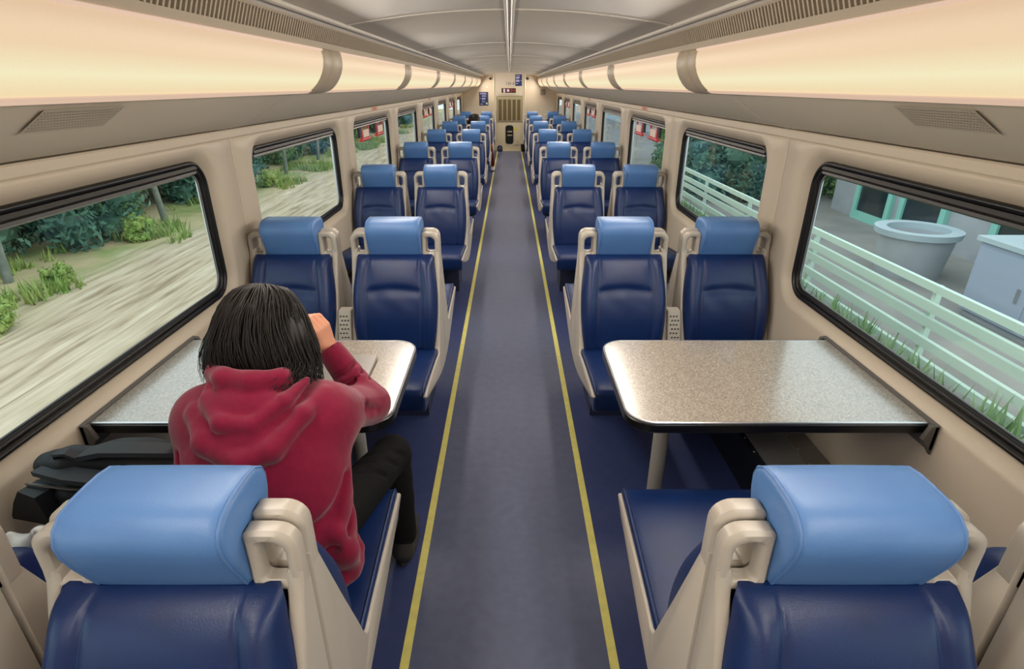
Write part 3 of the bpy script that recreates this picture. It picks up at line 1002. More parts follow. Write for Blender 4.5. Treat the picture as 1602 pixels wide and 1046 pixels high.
# ------------------------------------------------------------------ signed-distance modelling for bodies and cloth
class SDF:
    def __init__(self, lo, hi, res):
        self.lo = np.array(lo, float)
        self.res = res
        n = np.ceil((np.array(hi, float) - self.lo) / res).astype(int) + 1
        self.n = n
        self.D = np.full(n, 0.2, np.float32)
        self.ax = [self.lo[i] + res * np.arange(n[i]) for i in range(3)]

    def _win(self, lo, hi):
        a = np.clip(np.floor((np.array(lo) - self.lo) / self.res).astype(int), 0, self.n - 1)
        b = np.clip(np.ceil((np.array(hi) - self.lo) / self.res).astype(int) + 1, 1, self.n)
        sl = tuple(slice(a[i], b[i]) for i in range(3))
        X = self.ax[0][sl[0]][:, None, None]
        Y = self.ax[1][sl[1]][None, :, None]
        Z = self.ax[2][sl[2]][None, None, :]
        return sl, X, Y, Z

    def _mix(self, sl, d, k, op):
        A = self.D[sl]
        if op == 'u':
            h = np.clip(0.5 + 0.5 * (A - d) / k, 0, 1)
            self.D[sl] = A * (1 - h) + d * h - k * h * (1 - h)
        else:
            h = np.clip(0.5 - 0.5 * (A + d) / k, 0, 1)
            self.D[sl] = A * (1 - h) - d * h + k * h * (1 - h)

    def cap(self, a, b, ra, rb=None, k=0.02, op='u', m=0.07):
        rb = ra if rb is None else rb
        a, b = np.array(a, float), np.array(b, float)
        R = max(ra, rb) + m
        sl, X, Y, Z = self._win(np.minimum(a, b) - R, np.maximum(a, b) + R)
        ab = b - a
        L = max(1e-9, ab @ ab)
        t = np.clip(((X - a[0]) * ab[0] + (Y - a[1]) * ab[1] + (Z - a[2]) * ab[2]) / L, 0, 1)
        d = np.sqrt((X - a[0] - t * ab[0]) ** 2 + (Y - a[1] - t * ab[1]) ** 2 + (Z - a[2] - t * ab[2]) ** 2) - (ra + (rb - ra) * t)
        self._mix(sl, d.astype(np.float32), k, op)

    def chain(self, pts, rs, k=0.02, op='u'):
        if not isinstance(rs, (list, tuple)):
            rs = [rs] * len(pts)
        for i in range(len(pts) - 1):
            self.cap(pts[i], pts[i + 1], rs[i], rs[i + 1], k, op)

    def ell(self, c, r, rot=None, k=0.02, op='u', m=0.07):
        c, r = np.array(c, float), np.array(r, float)
        R = r.max() + m
        sl, X, Y, Z = self._win(c - R, c + R)
        x, y, z = X - c[0], Y - c[1], Z - c[2]
        if rot is not None:
            Rm = np.array(Matrix.Rotation(rot[2], 3, 'Z') @ Matrix.Rotation(rot[1], 3, 'Y') @ Matrix.Rotation(rot[0], 3, 'X')).T
            x, y, z = (Rm[0, 0] * x + Rm[0, 1] * y + Rm[0, 2] * z, Rm[1, 0] * x + Rm[1, 1] * y + Rm[1, 2] * z, Rm[2, 0] * x + Rm[2, 1] * y + Rm[2, 2] * z)
        k0 = np.sqrt((x / r[0]) ** 2 + (y / r[1]) ** 2 + (z / r[2]) ** 2)
        k1 = np.sqrt((x / r[0] ** 2) ** 2 + (y / r[1] ** 2) ** 2 + (z / r[2] ** 2) ** 2) + 1e-9
        d = k0 * (k0 - 1.0) / k1
        self._mix(sl, d.astype(np.float32), k, op)

    def mesh(self):
        D, n, res = self.D, self.n, self.res
        D = np.where(np.abs(D) < 1e-6, 1e-6, D)
        ins = D < 0
        c = [n[0] - 1, n[1] - 1, n[2] - 1]
        cnt = np.zeros(c, np.int8)
        for dx in (0, 1):
            for dy in (0, 1):
                for dz in (0, 1):
                    cnt += ins[dx:dx + c[0], dy:dy + c[1], dz:dz + c[2]]
        act = (cnt > 0) & (cnt < 8)
        ix = np.argwhere(act)
        idx = np.full(c, -1, np.int64)
        idx[act] = np.arange(len(ix))
        acc = np.zeros((len(ix), 3))
        w = np.zeros(len(ix))
        corners = [(0, 0, 0), (1, 0, 0), (0, 1, 0), (1, 1, 0), (0, 0, 1), (1, 0, 1), (0, 1, 1), (1, 1, 1)]
        edges = [(a, b) for a in range(8) for b in range(a + 1, 8) if sum(abs(corners[a][i] - corners[b][i]) for i in range(3)) == 1]
        for a, b in edges:
            ca, cb_ = np.array(corners[a]), np.array(corners[b])
            va = D[tuple((ix + ca).T)]
            vb = D[tuple((ix + cb_).T)]
            s_ = (va < 0) != (vb < 0)
            t = np.where(s_, va / np.where(s_, va - vb, 1), 0)
            p = ca + (cb_ - ca) * t[:, None]
            acc += p * s_[:, None]
            w += s_
        v = self.lo + (ix + acc / w[:, None]) * res
        faces = []
        for ax in range(3):
            o1, o2 = [(1, 2), (2, 0), (0, 1)][ax]
            A = ins
            sl0 = [slice(None)] * 3; sl1 = [slice(None)] * 3
            sl0[ax] = slice(0, n[ax] - 1); sl1[ax] = slice(1, n[ax])
            ch = A[tuple(sl0)] != A[tuple(sl1)]
            e = np.argwhere(ch)
            ok = (e[:, o1] > 0) & (e[:, o2] > 0) & (e[:, o1] < n[o1] - 1) & (e[:, o2] < n[o2] - 1)
            e = e[ok]
            d1 = np.zeros(3, int); d1[o1] = 1
            d2 = np.zeros(3, int); d2[o2] = 1
            q = [idx[tuple((e - d1 - d2).T)], idx[tuple((e - d2).T)], idx[tuple(e.T)], idx[tuple((e - d1).T)]]
            q = np.stack(q, 1)
            flip = ~A[tuple(e.T)]
            q[flip] = q[flip][:, ::-1]
            faces.append(q)
        f = np.concatenate(faces)
        return v, f

def sdf_obj(name, sdf, m, parent, disp=None, rounds=1):
    v, f = sdf.mesh()
    # light Laplacian smoothing
    for _ in range(rounds):
        acc = np.zeros_like(v); w = np.zeros(len(v))
        for i in range(4):
            a, b = f[:, i], f[:, (i + 1) % 4]
            np.add.at(acc, a, v[b]); np.add.at(acc, b, v[a])
            np.add.at(w, a, 1); np.add.at(w, b, 1)
        v = 0.5 * v + 0.5 * acc / np.maximum(w, 1)[:, None]
    me = bpy.data.meshes.new(name)
    me.from_pydata(v.tolist(), [], f.tolist())
    me.update()
    if disp:
        nrm = np.empty(len(v) * 3, np.float32)
        me.vertex_normals.foreach_get('vector', nrm)
        nrm = nrm.reshape(-1, 3)
        amt = np.array([disp(Vector(p)) for p in v])
        v = v + nrm * amt[:, None]
        me.vertices.foreach_set('co', v.astype(np.float32).ravel())
    me.shade_smooth()
    me.materials.append(m)
    me.update()
    return put(name, me, parent)

def hand(S, wrist, direction, palm_n, thumb_side, curl, sc=1.0):
    """a bent hand: palm, four fingers of unequal length with three bends, and a thumb from the side of the palm."""
    w = Vector(wrist); d = Vector(direction).normalized(); n = Vector(palm_n)
    n = (n - d * n.dot(d)).normalized()
    x = d.cross(n).normalized() * thumb_side
    for i in range(4):
        o = (1.5 - i) * 0.018 * sc
        S.cap(w + x * o * 0.6 + d * 0.005, w + x * o + d * 0.072 * sc, 0.0135 * sc, 0.0115 * sc, 0.012)
    for i, L in enumerate((0.040, 0.045, 0.041, 0.032)):
        p = w + x * (1.5 - i) * 0.0185 * sc + d * 0.078 * sc
        a = 0.0
        r = 0.0092 * sc
        for seg in range(3):
            a += curl[seg]
            q = p + (d * math.cos(a) + n * math.sin(a)) * L * sc * (1.0, 0.66, 0.5)[seg]
            S.cap(p, q, r, r * 0.93, 0.004)
            p = q; r *= 0.93
    p = w + x * 0.024 * sc + d * 0.022 * sc
    q = p + (x * 0.6 + d * 0.55 + n * 0.45).normalized() * 0.038 * sc
    r2 = q + (d * 0.8 + n * 0.45 - x * 0.05).normalized() * 0.030 * sc
    r3 = r2 + (d * 0.75 + n * 0.5 - x * 0.35).normalized() * 0.024 * sc
    S.cap(p, q, 0.0135 * sc, 0.011 * sc, 0.008)
    S.cap(q, r2, 0.0105 * sc, 0.0095 * sc, 0.004)
    S.cap(r2, r3, 0.0095 * sc, 0.008 * sc, 0.004)

def head(S, c, fwd_pitch):
    """skull, jaw, brow, nose, lips, ears; faces +Y and is pitched down by fwd_pitch."""
    c = Vector(c)
    R = Matrix.Rotation(-fwd_pitch, 3, 'X')
    P = lambda x, y, z: tuple(c + R @ Vector((x, y, z)))
    rot = (-fwd_pitch, 0, 0)
    S.ell(P(0, -0.012, 0.028), (0.076, 0.095, 0.088), rot, 0.01)
    S.ell(P(0, 0.030, -0.030), (0.062, 0.062, 0.082), rot, 0.03)
    S.ell(P(0, 0.058, -0.088), (0.030, 0.028, 0.022), rot, 0.03)
    S.cap(P(0, 0.088, 0.012), P(0, 0.106, -0.028), 0.008, 0.012, 0.012)
    S.cap(P(-0.034, 0.082, 0.022), P(0.034, 0.082, 0.022), 0.009, 0.009, 0.012)
    for s in (-1, 1):
        S.ell(P(s * 0.031, 0.088, 0.002), (0.016, 0.010, 0.010), rot, 0.006, 's')
        S.ell(P(s * 0.031, 0.078, 0.002), (0.013, 0.012, 0.010), rot, 0.003)
        S.ell(P(s * 0.078, -0.005, -0.005), (0.010, 0.020, 0.032), rot, 0.008)
        S.cap(P(s * 0.010, 0.102, -0.034), P(s * 0.012, 0.098, -0.036), 0.006, 0.006, 0.006)
    S.cap(P(-0.020, 0.088, -0.058), P(0.020, 0.088, -0.058), 0.0065, 0.0065, 0.006)
    S.cap(P(-0.016, 0.086, -0.068), P(0.016, 0.086, -0.068), 0.0065, 0.0065, 0.005)
    return P

def fbm(p, f, o=2):
    return mnoise.noise(p * f) + 0.5 * mnoise.noise(p * f * 2.1)

# ------------------------------------------------------------------ the person in the crimson hoodie
HC = Vector((-0.685, 1.420, 1.112))
person = thing('person', 'person in a crimson hoodie and black trousers leaning on the table, hand to face', 'person', (-0.65, 1.15, 0))
OFF = Vector((-0.65, 1.15, 0))
lo, hi = (-1.0, 0.95, 0.0), (-0.28, 2.0, 1.32)
PEL, WAI, CHE, NEC = (-0.65, 1.165, 0.585), (-0.655, 1.185, 0.73), (-0.66, 1.265, 0.88), (-0.672, 1.350, 1.000)
SHL, SHR = (-0.815, 1.290, 0.925), (-0.505, 1.305, 0.925)
ELL_, ELR = (-0.885, 1.50, 0.812), (-0.452, 1.545, 0.812)
WRL, WRR = (-0.73, 1.665, 0.80), (-0.575, 1.600, 0.985)
HIPL, HIPR = (-0.74, 1.19, 0.565), (-0.555, 1.19, 0.565)
KNL, KNR = (-0.76, 1.66, 0.545), (-0.425, 1.655, 0.535)
ANL, ANR = (-0.76, 1.66, 0.10), (-0.425, 1.70, 0.10)

S = SDF(lo, hi, 0.0055)
head(S, HC, math.radians(24))
S.cap(NEC, HC + Vector((0, -0.02, -0.03)), 0.058, 0.052, 0.03)
S.chain([PEL, WAI, CHE, NEC], [0.10, 0.095, 0.10, 0.06], 0.05)
S.cap(SHL, SHR, 0.05, 0.05, 0.05)
for sh, el, wr in ((SHL, ELL_, WRL), (SHR, ELR, WRR)):
    S.cap(sh, el, 0.040, 0.030, 0.02)
    S.cap(el, wr, 0.030, 0.023, 0.015)
for hp, kn, an in ((HIPL, KNL, ANL), (HIPR, KNR, ANR)):
    S.cap(hp, kn, 0.07, 0.05, 0.03)
    S.cap(kn, an, 0.048, 0.034, 0.02)
    S.cap(an, (an[0], an[1] + 0.13, 0.045), 0.032, 0.026, 0.02)
hand(S, WRR, Vector((-0.22, -0.05, 1.0)), Vector((-0.55, 0.25, 0)), 1, (0.55, 1.05, 0.8), 0.98)
hand(S, WRL, Vector((0.75, 0.55, -0.12)), Vector((0.1, 0.1, -1)), -1, (0.15, 0.2, 0.2), 0.95)
body = sdf_obj('body', S, M['skin'], person, rounds=1)
body.location = -OFF

S = SDF((-1.0, 0.95, 0.45), (-0.28, 1.75, 1.16), 0.006)
# torso: a loose boxy sweatshirt, wider than the body
def tor(y, z, rx, ry, x=-0.655, k=0.06, rot=0.0, rz=0.13):
    S.ell((x, y, z), (rx, ry, rz), (rot, 0, 0), k)
tor(1.165, 0.60, 0.220, 0.135, -0.645)
tor(1.170, 0.68, 0.226, 0.142, -0.650)
tor(1.195, 0.77, 0.228, 0.146, -0.655, rot=-0.2)
tor(1.235, 0.85, 0.222, 0.142, -0.660, rot=-0.35)
tor(1.275, 0.905, 0.200, 0.115, -0.662, rot=-0.45, rz=0.10)
S.cap(SHL, SHR, 0.062, 0.062, 0.08)
S.cap((-0.675, 1.30, 0.965), NEC, 0.085, 0.075, 0.07)
for sh in (SHL, SHR):
    S.cap((-0.672, 1.315, 0.985), Vector(sh) + Vector((0, 0, -0.004)), 0.058, 0.060, 0.05)
S.cap(SHL, ELL_, 0.070, 0.060, 0.07); S.cap(ELL_, WRL, 0.058, 0.040, 0.03)
S.cap(SHR, ELR, 0.072, 0.062, 0.07); S.cap(ELR, WRR, 0.059, 0.040, 0.03)
# waistband, bunched at the hem on the aisle side
for i in range(24):
    a0, a1 = 2 * PI * i / 24, 2 * PI * (i + 1) / 24
    f = lambda a: (-0.645 + 0.212 * math.cos(a), 1.165 + 0.132 * math.sin(a), 0.535 + 0.008 * math.sin(3 * a))
    S.cap(f(a0), f(a1), 0.024, 0.024, 0.012)
S.ell((-0.645, 1.165, 0.455), (0.20, 0.12, 0.06), None, 0.01, 's')
S.chain([(-0.442, 1.10, 0.69), (-0.430, 1.11, 0.62), (-0.434, 1.13, 0.55)], [0.014, 0.024, 0.022], 0.035)
# creases: armpits, waist and elbow, shallow
S.chain([(-0.440, 1.20, 0.80), (-0.450, 1.12, 0.745), (-0.54, 1.040, 0.72)], [0.008, 0.008, 0.003], 0.03, 's')
S.chain([(-0.435, 1.21, 0.70), (-0.445, 1.11, 0.655), (-0.53, 1.035, 0.640)], [0.008, 0.007, 0.003], 0.03, 's')
S.chain([(-0.485, 1.235, 0.885), (-0.500, 1.18, 0.84), (-0.535, 1.11, 0.78)], [0.009, 0.007, 0.003], 0.03, 's')
S.chain([(-0.845, 1.21, 0.90), (-0.830, 1.14, 0.85), (-0.79, 1.09, 0.80)], [0.007, 0.006, 0.003], 0.03, 's')
for q in (0.42, 0.60):
    c = Vector(SHR).lerp(Vector(ELR), q)
    S.chain([c + Vector((0.072, 0.02, -0.02)), c + Vector((0.045, -0.045, 0.03)), c + Vector((-0.03, -0.05, 0.055))], [0.006, 0.007, 0.003], 0.02, 's')
for q in (0.20, 0.36, 0.52, 0.68):
    c = Vector(ELR).lerp(Vector(WRR), q)
    S.chain([c + Vector((0.055, 0.02, 0.02)), c + Vector((0.025, -0.048, 0.0)), c + Vector((-0.035, -0.04, -0.03))], [0.005, 0.0055, 0.003], 0.012, 's')
# cuff
d = (Vector(WRR) - Vector(ELR)).normalized()
S.cap(Vector(WRR) - d * 0.05, Vector(WRR) - d * 0.002, 0.037, 0.034, 0.006)
S.cap(Vector(WRR) + d * 0.020, Vector(WRR) + d * 0.09, 0.040, 0.05, 0.006, 's')
# hood lying on the back, with its folds and seam
S.ell((-0.665, 1.225, 0.985), (0.124, 0.080, 0.080), (-0.55, 0.1, 0), 0.03)
S.ell((-0.640, 1.155, 0.940), (0.092, 0.052, 0.052), (-0.55, 0.15, 0), 0.025)
S.chain([(-0.805, 1.300, 1.005), (-0.800, 1.215, 0.985), (-0.745, 1.135, 0.950), (-0.648, 1.094, 0.920), (-0.578, 1.118, 0.940), (-0.520, 1.200, 0.992), (-0.492, 1.29, 1.005)], [0.016, 0.024, 0.029, 0.031, 0.027, 0.021, 0.014], 0.014)
S.chain([(-0.775, 1.295, 1.050), (-0.757, 1.21, 1.026), (-0.700, 1.145, 1.000), (-0.628, 1.145, 0.994), (-0.565, 1.205, 1.026), (-0.532, 1.28, 1.045)], [0.014, 0.021, 0.024, 0.022, 0.019, 0.012], 0.008)
S.chain([(-0.782, 1.365, 1.035), (-0.768, 1.290, 1.066), (-0.718, 1.232, 1.076), (-0.648, 1.224, 1.072), (-0.586, 1.262, 1.062), (-0.572, 1.34, 1.035)], [0.020, 0.025, 0.027, 0.027, 0.024, 0.018], 0.012)
S.chain([(-0.705, 1.195, 1.090), (-0.698, 1.125, 1.025), (-0.668, 1.070, 0.955), (-0.64, 1.064, 0.90)], [0.003, 0.003, 0.004, 0.003], 0.007, 's')
S.chain([(-0.745, 1.180, 1.06), (-0.752, 1.115, 1.0), (-0.715, 1.075, 0.945)], [0.005, 0.008, 0.003], 0.012, 's')
S.chain([(-0.665, 1.155, 1.045), (-0.605, 1.15, 1.035), (-0.55, 1.205, 1.06)], [0.005, 0.007, 0.003], 0.010, 's')
hd = sdf_obj('hoodie', S, M['hoodie'], person, disp=lambda p: 0.0022 * mnoise.noise(p * 14) + 0.0008 * mnoise.noise(p * 45), rounds=1)
hd.location = -OFF

S = SDF((-0.95, 0.98, 0.04), (-0.30, 1.95, 0.72), 0.008)
S.ell((-0.645, 1.17, 0.565), (0.175, 0.115, 0.085), None, 0.03)
for hp, kn, an in ((HIPL, KNL, ANL), (HIPR, KNR, ANR)):
    S.cap(hp, kn, 0.086, 0.066, 0.03)
    S.cap(kn, (an[0], an[1], 0.12), 0.066, 0.056, 0.02)
for q in (0.55, 0.7, 0.82):
    c = Vector(HIPR).lerp(Vector(KNR), q)
    S.chain([c + Vector((-0.05, -0.03, 0.06)), c + Vector((0.03, 0.01, 0.075)), c + Vector((0.075, 0.04, 0.02))], [0.004, 0.008, 0.005], 0.014, 's')
tr = sdf_obj('trousers', S, M['pants'], person, disp=lambda p: 0.003 * mnoise.noise(p * 12), rounds=1)
tr.location = -OFF

def shoe_pair(parent, off, ankles, m, name='shoe'):
    for an in ankles:
        S = SDF((an[0] - 0.08, an[1] - 0.12, -0.01), (an[0] + 0.08, an[1] + 0.26, 0.16), 0.006)
        S.cap((an[0], an[1] - 0.02, 0.10), (an[0], an[1] - 0.025, 0.055), 0.040, 0.044, 0.02)
        S.cap((an[0], an[1] + 0.02, 0.055), (an[0], an[1] + 0.16, 0.042), 0.043, 0.036, 0.02)
        S.cap((an[0], an[1] - 0.02, -0.06), (an[0], an[1] + 0.16, -0.06), 0.062, 0.062, 0.004, 's')
        o = sdf_obj(name, S, m, parent)
        o.location = -off
        b = MB()
        b.loft([[(an[0] + k * 0.044 * math.cos(t * PI / 8), an[1] + 0.07 + k * 0.135 * math.sin(t * PI / 8), z) for t in range(16)] for z, k in ((0.002, 0.94), (0.01, 1.0), (0.02, 0.98))])
        q = obj('sole', b, M['shoe_dark'], o)
shoe_pair(person, OFF, (ANL, ANR), M['shoe_dark'])

# hair: a full shape plus loose locks
def hair_obj(parent, off, HC, res, tilt, n_locks, length, tail=None):
    Rm = Matrix.Rotation(-tilt, 3, 'X')
    P = lambda x, y, z: HC + Rm @ Vector((x, y, z))
    S = SDF(tuple(HC + Vector((-0.2, -0.24, -0.25))), tuple(HC + Vector((0.2, 0.2, 0.18))), res)
    S.ell(P(0, -0.020, 0.026), (0.103, 0.115, 0.100), (-tilt, 0, 0), 0.02)
    S.ell(P(-0.035, -0.045, -0.035), (0.099, 0.090, 0.105), (-tilt, 0, 0), 0.03)
    S.ell(P(0.040, -0.030, -0.030), (0.096, 0.090, 0.112), (-tilt, 0, 0), 0.03)
    S.ell(P(0.075, -0.035, -0.105), (0.045, 0.055, 0.055), (-tilt, 0, 0), 0.03)
    S.ell(P(-0.07, -0.03, -0.085), (0.06, 0.055, 0.06), (-tilt, 0, 0), 0.03)
    S.ell(P(0.012, 0.115, -0.035), (0.062, 0.062, 0.12), (-tilt, 0, 0), 0.012, 's')
    def grooves(p):
        q = Rm.transposed() @ (p - HC)
        ang = math.atan2(q.x + 0.015, -(q.y + 0.01))
        ww = ang * 15 + 5.0 * mnoise.noise(Vector((ang * 1.5, q.z * 9, 1))) + 5 * q.z
        return 0.0016 * math.sin(ww) + 0.0011 * math.sin(ww * 2.7 + 1) + 0.002 * mnoise.noise(Vector((ang * 6, q.z * 3, 5)))
    h = sdf_obj('hair', S, M['hair'], parent, disp=grooves, rounds=2)
    h.location = -off
    b = MB()
    rnd = random.Random(3)
    for i in range(n_locks):
        a = rnd.uniform(-2.45, 2.45)
        sgn = 1 if a > 0 else -1
        top = Vector((0.018 + rnd.uniform(-0.012, 0.012), rnd.uniform(-0.06, 0.07), 0.128 + rnd.uniform(-0.004, 0.004)))
        dirv = Vector((math.sin(a), -math.cos(a)))
        L = length * rnd.uniform(0.80, 1.05) * (1.06 + 0.42 * max(0.0, min(1.0, (a - 0.3) / 0.6)) * max(0.0, min(1.0, (2.3 - a) / 0.6)))
        pts = []
        bend = rnd.uniform(-0.03, 0.03); ph = a * 1.3 + rnd.uniform(-0.5, 0.5); wav = rnd.uniform(0.6, 1.3)
        out = rnd.uniform(1.0, 1.045)
        for k in range(11):
            t = k / 10
            if t < 0.55:
                th = t / 0.55 * PI / 2
                x = dirv.x * 0.113 * math.sin(th); y = -0.02 + dirv.y * 0.122 * math.sin(th); z = 0.030 + 0.104 * math.cos(th) + 0.002
                wgt = 1 - math.sin(th)
                x += top.x * wgt; y += top.y * wgt * 0.8
            else:
                u = (t - 0.55) / 0.45
                x = dirv.x * (0.113 + 0.014 * math.sin(u * PI) + (0.010 if a > 0.5 else -0.012) * u)
                y = -0.02 + dirv.y * (0.122 + 0.012 * math.sin(u * PI) - 0.018 * u)
                z = 0.030 - L * u
            x += bend * t * t + 0.016 * wav * math.sin(t * 7.0 + ph) * t; y += 0.005 * math.sin(t * 6 + ph * 1.7) * t
            x *= out; y *= out
            pts.append(P(x, y, z))
        r0 = rnd.uniform(0.0018, 0.0042)
        b.tube(pts, r0, 5, False, 0.0006)
    # a loose tail that falls over the shoulder on the aisle side
    for i in range(n_locks // 4 if tail else 0):
        f = rnd.random()
        ph = rnd.uniform(0, 6.28)
        p0 = P(0.085 + rnd.uniform(-0.02, 0.02), -0.075 + 0.10 * f, 0.045 + rnd.uniform(-0.02, 0.03))
        p1 = P(0.108 + rnd.uniform(-0.006, 0.010), -0.070 + 0.08 * f, -0.035)
        p3 = Vector(tail) + Vector((-0.075 * (1 - f) + rnd.uniform(-0.018, 0.018), -0.045 + 0.07 * f, rnd.uniform(-0.012, 0.028)))
        p2 = p1.lerp(p3, 0.5) + Vector((0.014 * math.sin(ph), -0.010, 0))
        pts = []
        for k in range(13):
            t = k / 12
            a_, b_, c_ = p0.lerp(p1, t), p1.lerp(p2, t), p2.lerp(p3, t)
            q = a_.lerp(b_, t).lerp(b_.lerp(c_, t), t)
            pts.append(q + Vector((0.007 * math.sin(t * 9 + ph), 0.004 * math.cos(t * 8 + ph), 0)) * t)
        b.tube(pts, rnd.uniform(0.0018, 0.0040), 5, False, 0.0005)
    # wisps at both sides
    for i in range(60):
        sd = 1 if i % 3 else -1
        x0 = sd * rnd.uniform(0.085, 0.120)
        y0 = rnd.uniform(-0.06, 0.03)
        pts = []
        cu = rnd.uniform(-0.03, 0.035)
        for k in range(7):
            t = k / 6
            pts.append(P(x0 + cu * t * t * sd + 0.006 * math.sin(t * 7 + i), y0 + rnd.uniform(-0.003, 0.003) - 0.02 * t, -0.02 - t * rnd.uniform(0.13, 0.16)))
        b.tube(pts, rnd.uniform(0.0012, 0.0026), 4, False, 0.0004)
    b.v = [tuple(p) for p in b.v]
    l = obj('hair_locks', b, M['hair'], h, 80)
    l['kind'] = 'stuff'
    return h
hair_obj(person, OFF, HC, 0.006, math.radians(24), 560, 0.150, (-0.522, 1.262, 1.045) )

# face mask with its ear loop
Rm = Matrix.Rotation(-math.radians(24), 3, 'X')
P = lambda x, y, z: HC + Rm @ Vector((x, y, z)) - OFF
b = MB()
def maskpt(u, v):
    a = (u - 0.5) * 2.5
    z = -0.115 + 0.105 * v
    r = 0.072 + 0.016 * math.sin(PI * v)
    return P(r * 0.98 * math.sin(a), 0.022 + (r + 0.010) * math.cos(a), z)
b.grid(maskpt, 16, 8)
mk = obj('face_mask', b, M['white_cloth'], person, 60)
for s in (-1, 1):
    b = MB(); b.tube([P(s * 0.072, 0.045, -0.02), P(s * 0.084, 0.01, 0.018), P(s * 0.088, -0.015, 0.01), P(s * 0.085, 0.0, -0.035), P(s * 0.074, 0.04, -0.09)], 0.0016, 6)
    obj('ear_loop', b, M['white_cloth'], mk)

# ------------------------------------------------------------------ the far passenger, seated with a leg in the aisle
H2 = Vector((-0.70, 11.86, 1.092))
p2 = thing('person', 'distant dark-haired passenger seated behind the headrests, white shoe in the aisle', 'person', (-0.66, 11.75, 0))
O2 = Vector((-0.66, 11.75, 0))
S = SDF((-1.0, 11.5, 0.0), (-0.25, 13.05, 1.3), 0.011)
head(S, H2, 0.1)
S.chain([(-0.66, 11.78, 0.58), (-0.67, 11.80, 0.75), (-0.68, 11.83, 0.95), (-0.69, 11.85, 1.01)], [0.11, 0.10, 0.10, 0.055], 0.05)
S.cap((-0.69, 11.85, 1.01), H2, 0.055, 0.05, 0.02)
S.cap((-0.85, 11.84, 0.91), (-0.52, 11.84, 0.91), 0.05, 0.05, 0.04)
L2 = (((-0.75, 11.80, 0.57), (-0.76, 12.28, 0.56), (-0.76, 12.32, 0.10)), ((-0.56, 11.80, 0.57), (-0.42, 12.32, 0.56), (-0.365, 12.72, 0.115)))
A2 = (((-0.85, 11.84, 0.91), (-0.86, 11.98, 0.72), (-0.72, 12.14, 0.66)), ((-0.52, 11.84, 0.91), (-0.50, 11.98, 0.72), (-0.60, 12.14, 0.66)))
for sh, el, wr in A2:
    S.cap(sh, el, 0.045, 0.038, 0.02); S.cap(el, wr, 0.037, 0.026, 0.02)
for hp, kn, an in L2:
    S.cap(hp, kn, 0.065, 0.05, 0.03); S.cap(kn, an, 0.048, 0.036, 0.02)
hand(S, A2[0][2], Vector((0.3, 1, -0.2)), Vector((0, 0, -1)), -1, (0.2, 0.3, 0.3))
hand(S, A2[1][2], Vector((-0.3, 1, -0.2)), Vector((0, 0, -1)), 1, (0.2, 0.3, 0.3))
o = sdf_obj('body', S, M['skin'], p2); o.location = -O2
M['brown_pants'] = mat('russet_trousers', (112, 44, 40), 0.85, spec=0.2)
M['grey_top'] = mat('grey_jumper', (92, 88, 90), 0.9, spec=0.2)
S = SDF((-1.0, 11.5, 0.06), (-0.25, 12.95, 0.75), 0.012)
S.ell((-0.655, 11.80, 0.57), (0.17, 0.12, 0.09), None, 0.03)
for hp, kn, an in L2:
    S.cap(hp, kn, 0.083, 0.066, 0.03)
    S.cap(kn, Vector(kn).lerp(Vector(an), 0.86), 0.064, 0.052, 0.02)
o = sdf_obj('trousers', S, M['brown_pants'], p2); o.location = -O2
S = SDF((-1.02, 11.55, 0.48), (-0.3, 12.2, 1.15), 0.012)
for y, z, rx in ((11.79, 0.62, 0.17), (11.80, 0.75, 0.18), (11.82, 0.88, 0.185), (11.84, 0.92, 0.16)):
    S.ell((-0.675, y, z), (rx, 0.115, 0.11), None, 0.05)
for sh, el, wr in A2:
    S.cap(sh, el, 0.062, 0.052, 0.04); S.cap(el, Vector(el).lerp(Vector(wr), 0.9), 0.05, 0.036, 0.02)
S.cap((-0.69, 11.84, 0.96), (-0.69, 11.85, 1.01), 0.085, 0.07, 0.03)
o = sdf_obj('jumper', S, M['grey_top'], p2); o.location = -O2
hair_obj(p2, O2, H2, 0.012, 0.1, 60, 0.10)
shoe_pair(p2, O2, ((-0.76, 12.32, 0.10), (-0.365, 12.74, 0.10)), M['shoe'])

# ------------------------------------------------------------------ backpack and plastic bag on the window seat
bp = thing('backpack', 'black backpack with loose straps on the window seat beside the person', 'backpack', (-1.10, 1.31, 0.50))
S = SDF((-0.30, -0.16, -0.03), (0.30, 0.20, 0.42), 0.0075)
S.ell((0.0, 0.02, 0.15), (0.215, 0.115, 0.165), None, 0.02)
S.ell((-0.02, -0.02, 0.07), (0.205, 0.12, 0.09), None, 0.03)
S.chain([(-0.19, -0.04, 0.285), (-0.10, -0.055, 0.305), (0.06, -0.055, 0.30), (0.18, -0.03, 0.285)], [0.034, 0.042, 0.042, 0.03], 0.02)
S.chain([(-0.20, -0.075, 0.22), (-0.08, -0.09, 0.235), (0.10, -0.09, 0.23), (0.19, -0.06, 0.215)], [0.034, 0.042, 0.042, 0.03], 0.012)
S.chain([(-0.21, -0.11, 0.255), (0.0, -0.135, 0.27), (0.19, -0.10, 0.255)], [0.006, 0.008, 0.006], 0.012, 's')
o = sdf_obj('bag_body', S, M['bag'], bp, disp=lambda p: 0.004 * mnoise.noise(p * 16), rounds=1)
def ribbon(name, pts, w, m, parent, th=0.004):
    b = MB()
    pts = [Vector(p) for p in pts]
    rings = []
    for i, p in enumerate(pts):
        t = (pts[min(i + 1, len(pts) - 1)] - pts[max(i - 1, 0)]).normalized()
        side = t.cross(Vector((0, 0, 1)))
        if side.length < 0.05:
            side = Vector((0, 1, 0))
        side.normalize()
        up = side.cross(t)
        rings.append([p - side * w + up * th, p + side * w + up * th, p + side * w - up * th, p - side * w - up * th])
    b.loft(rings)
    return obj(name, b, m, parent, 50)
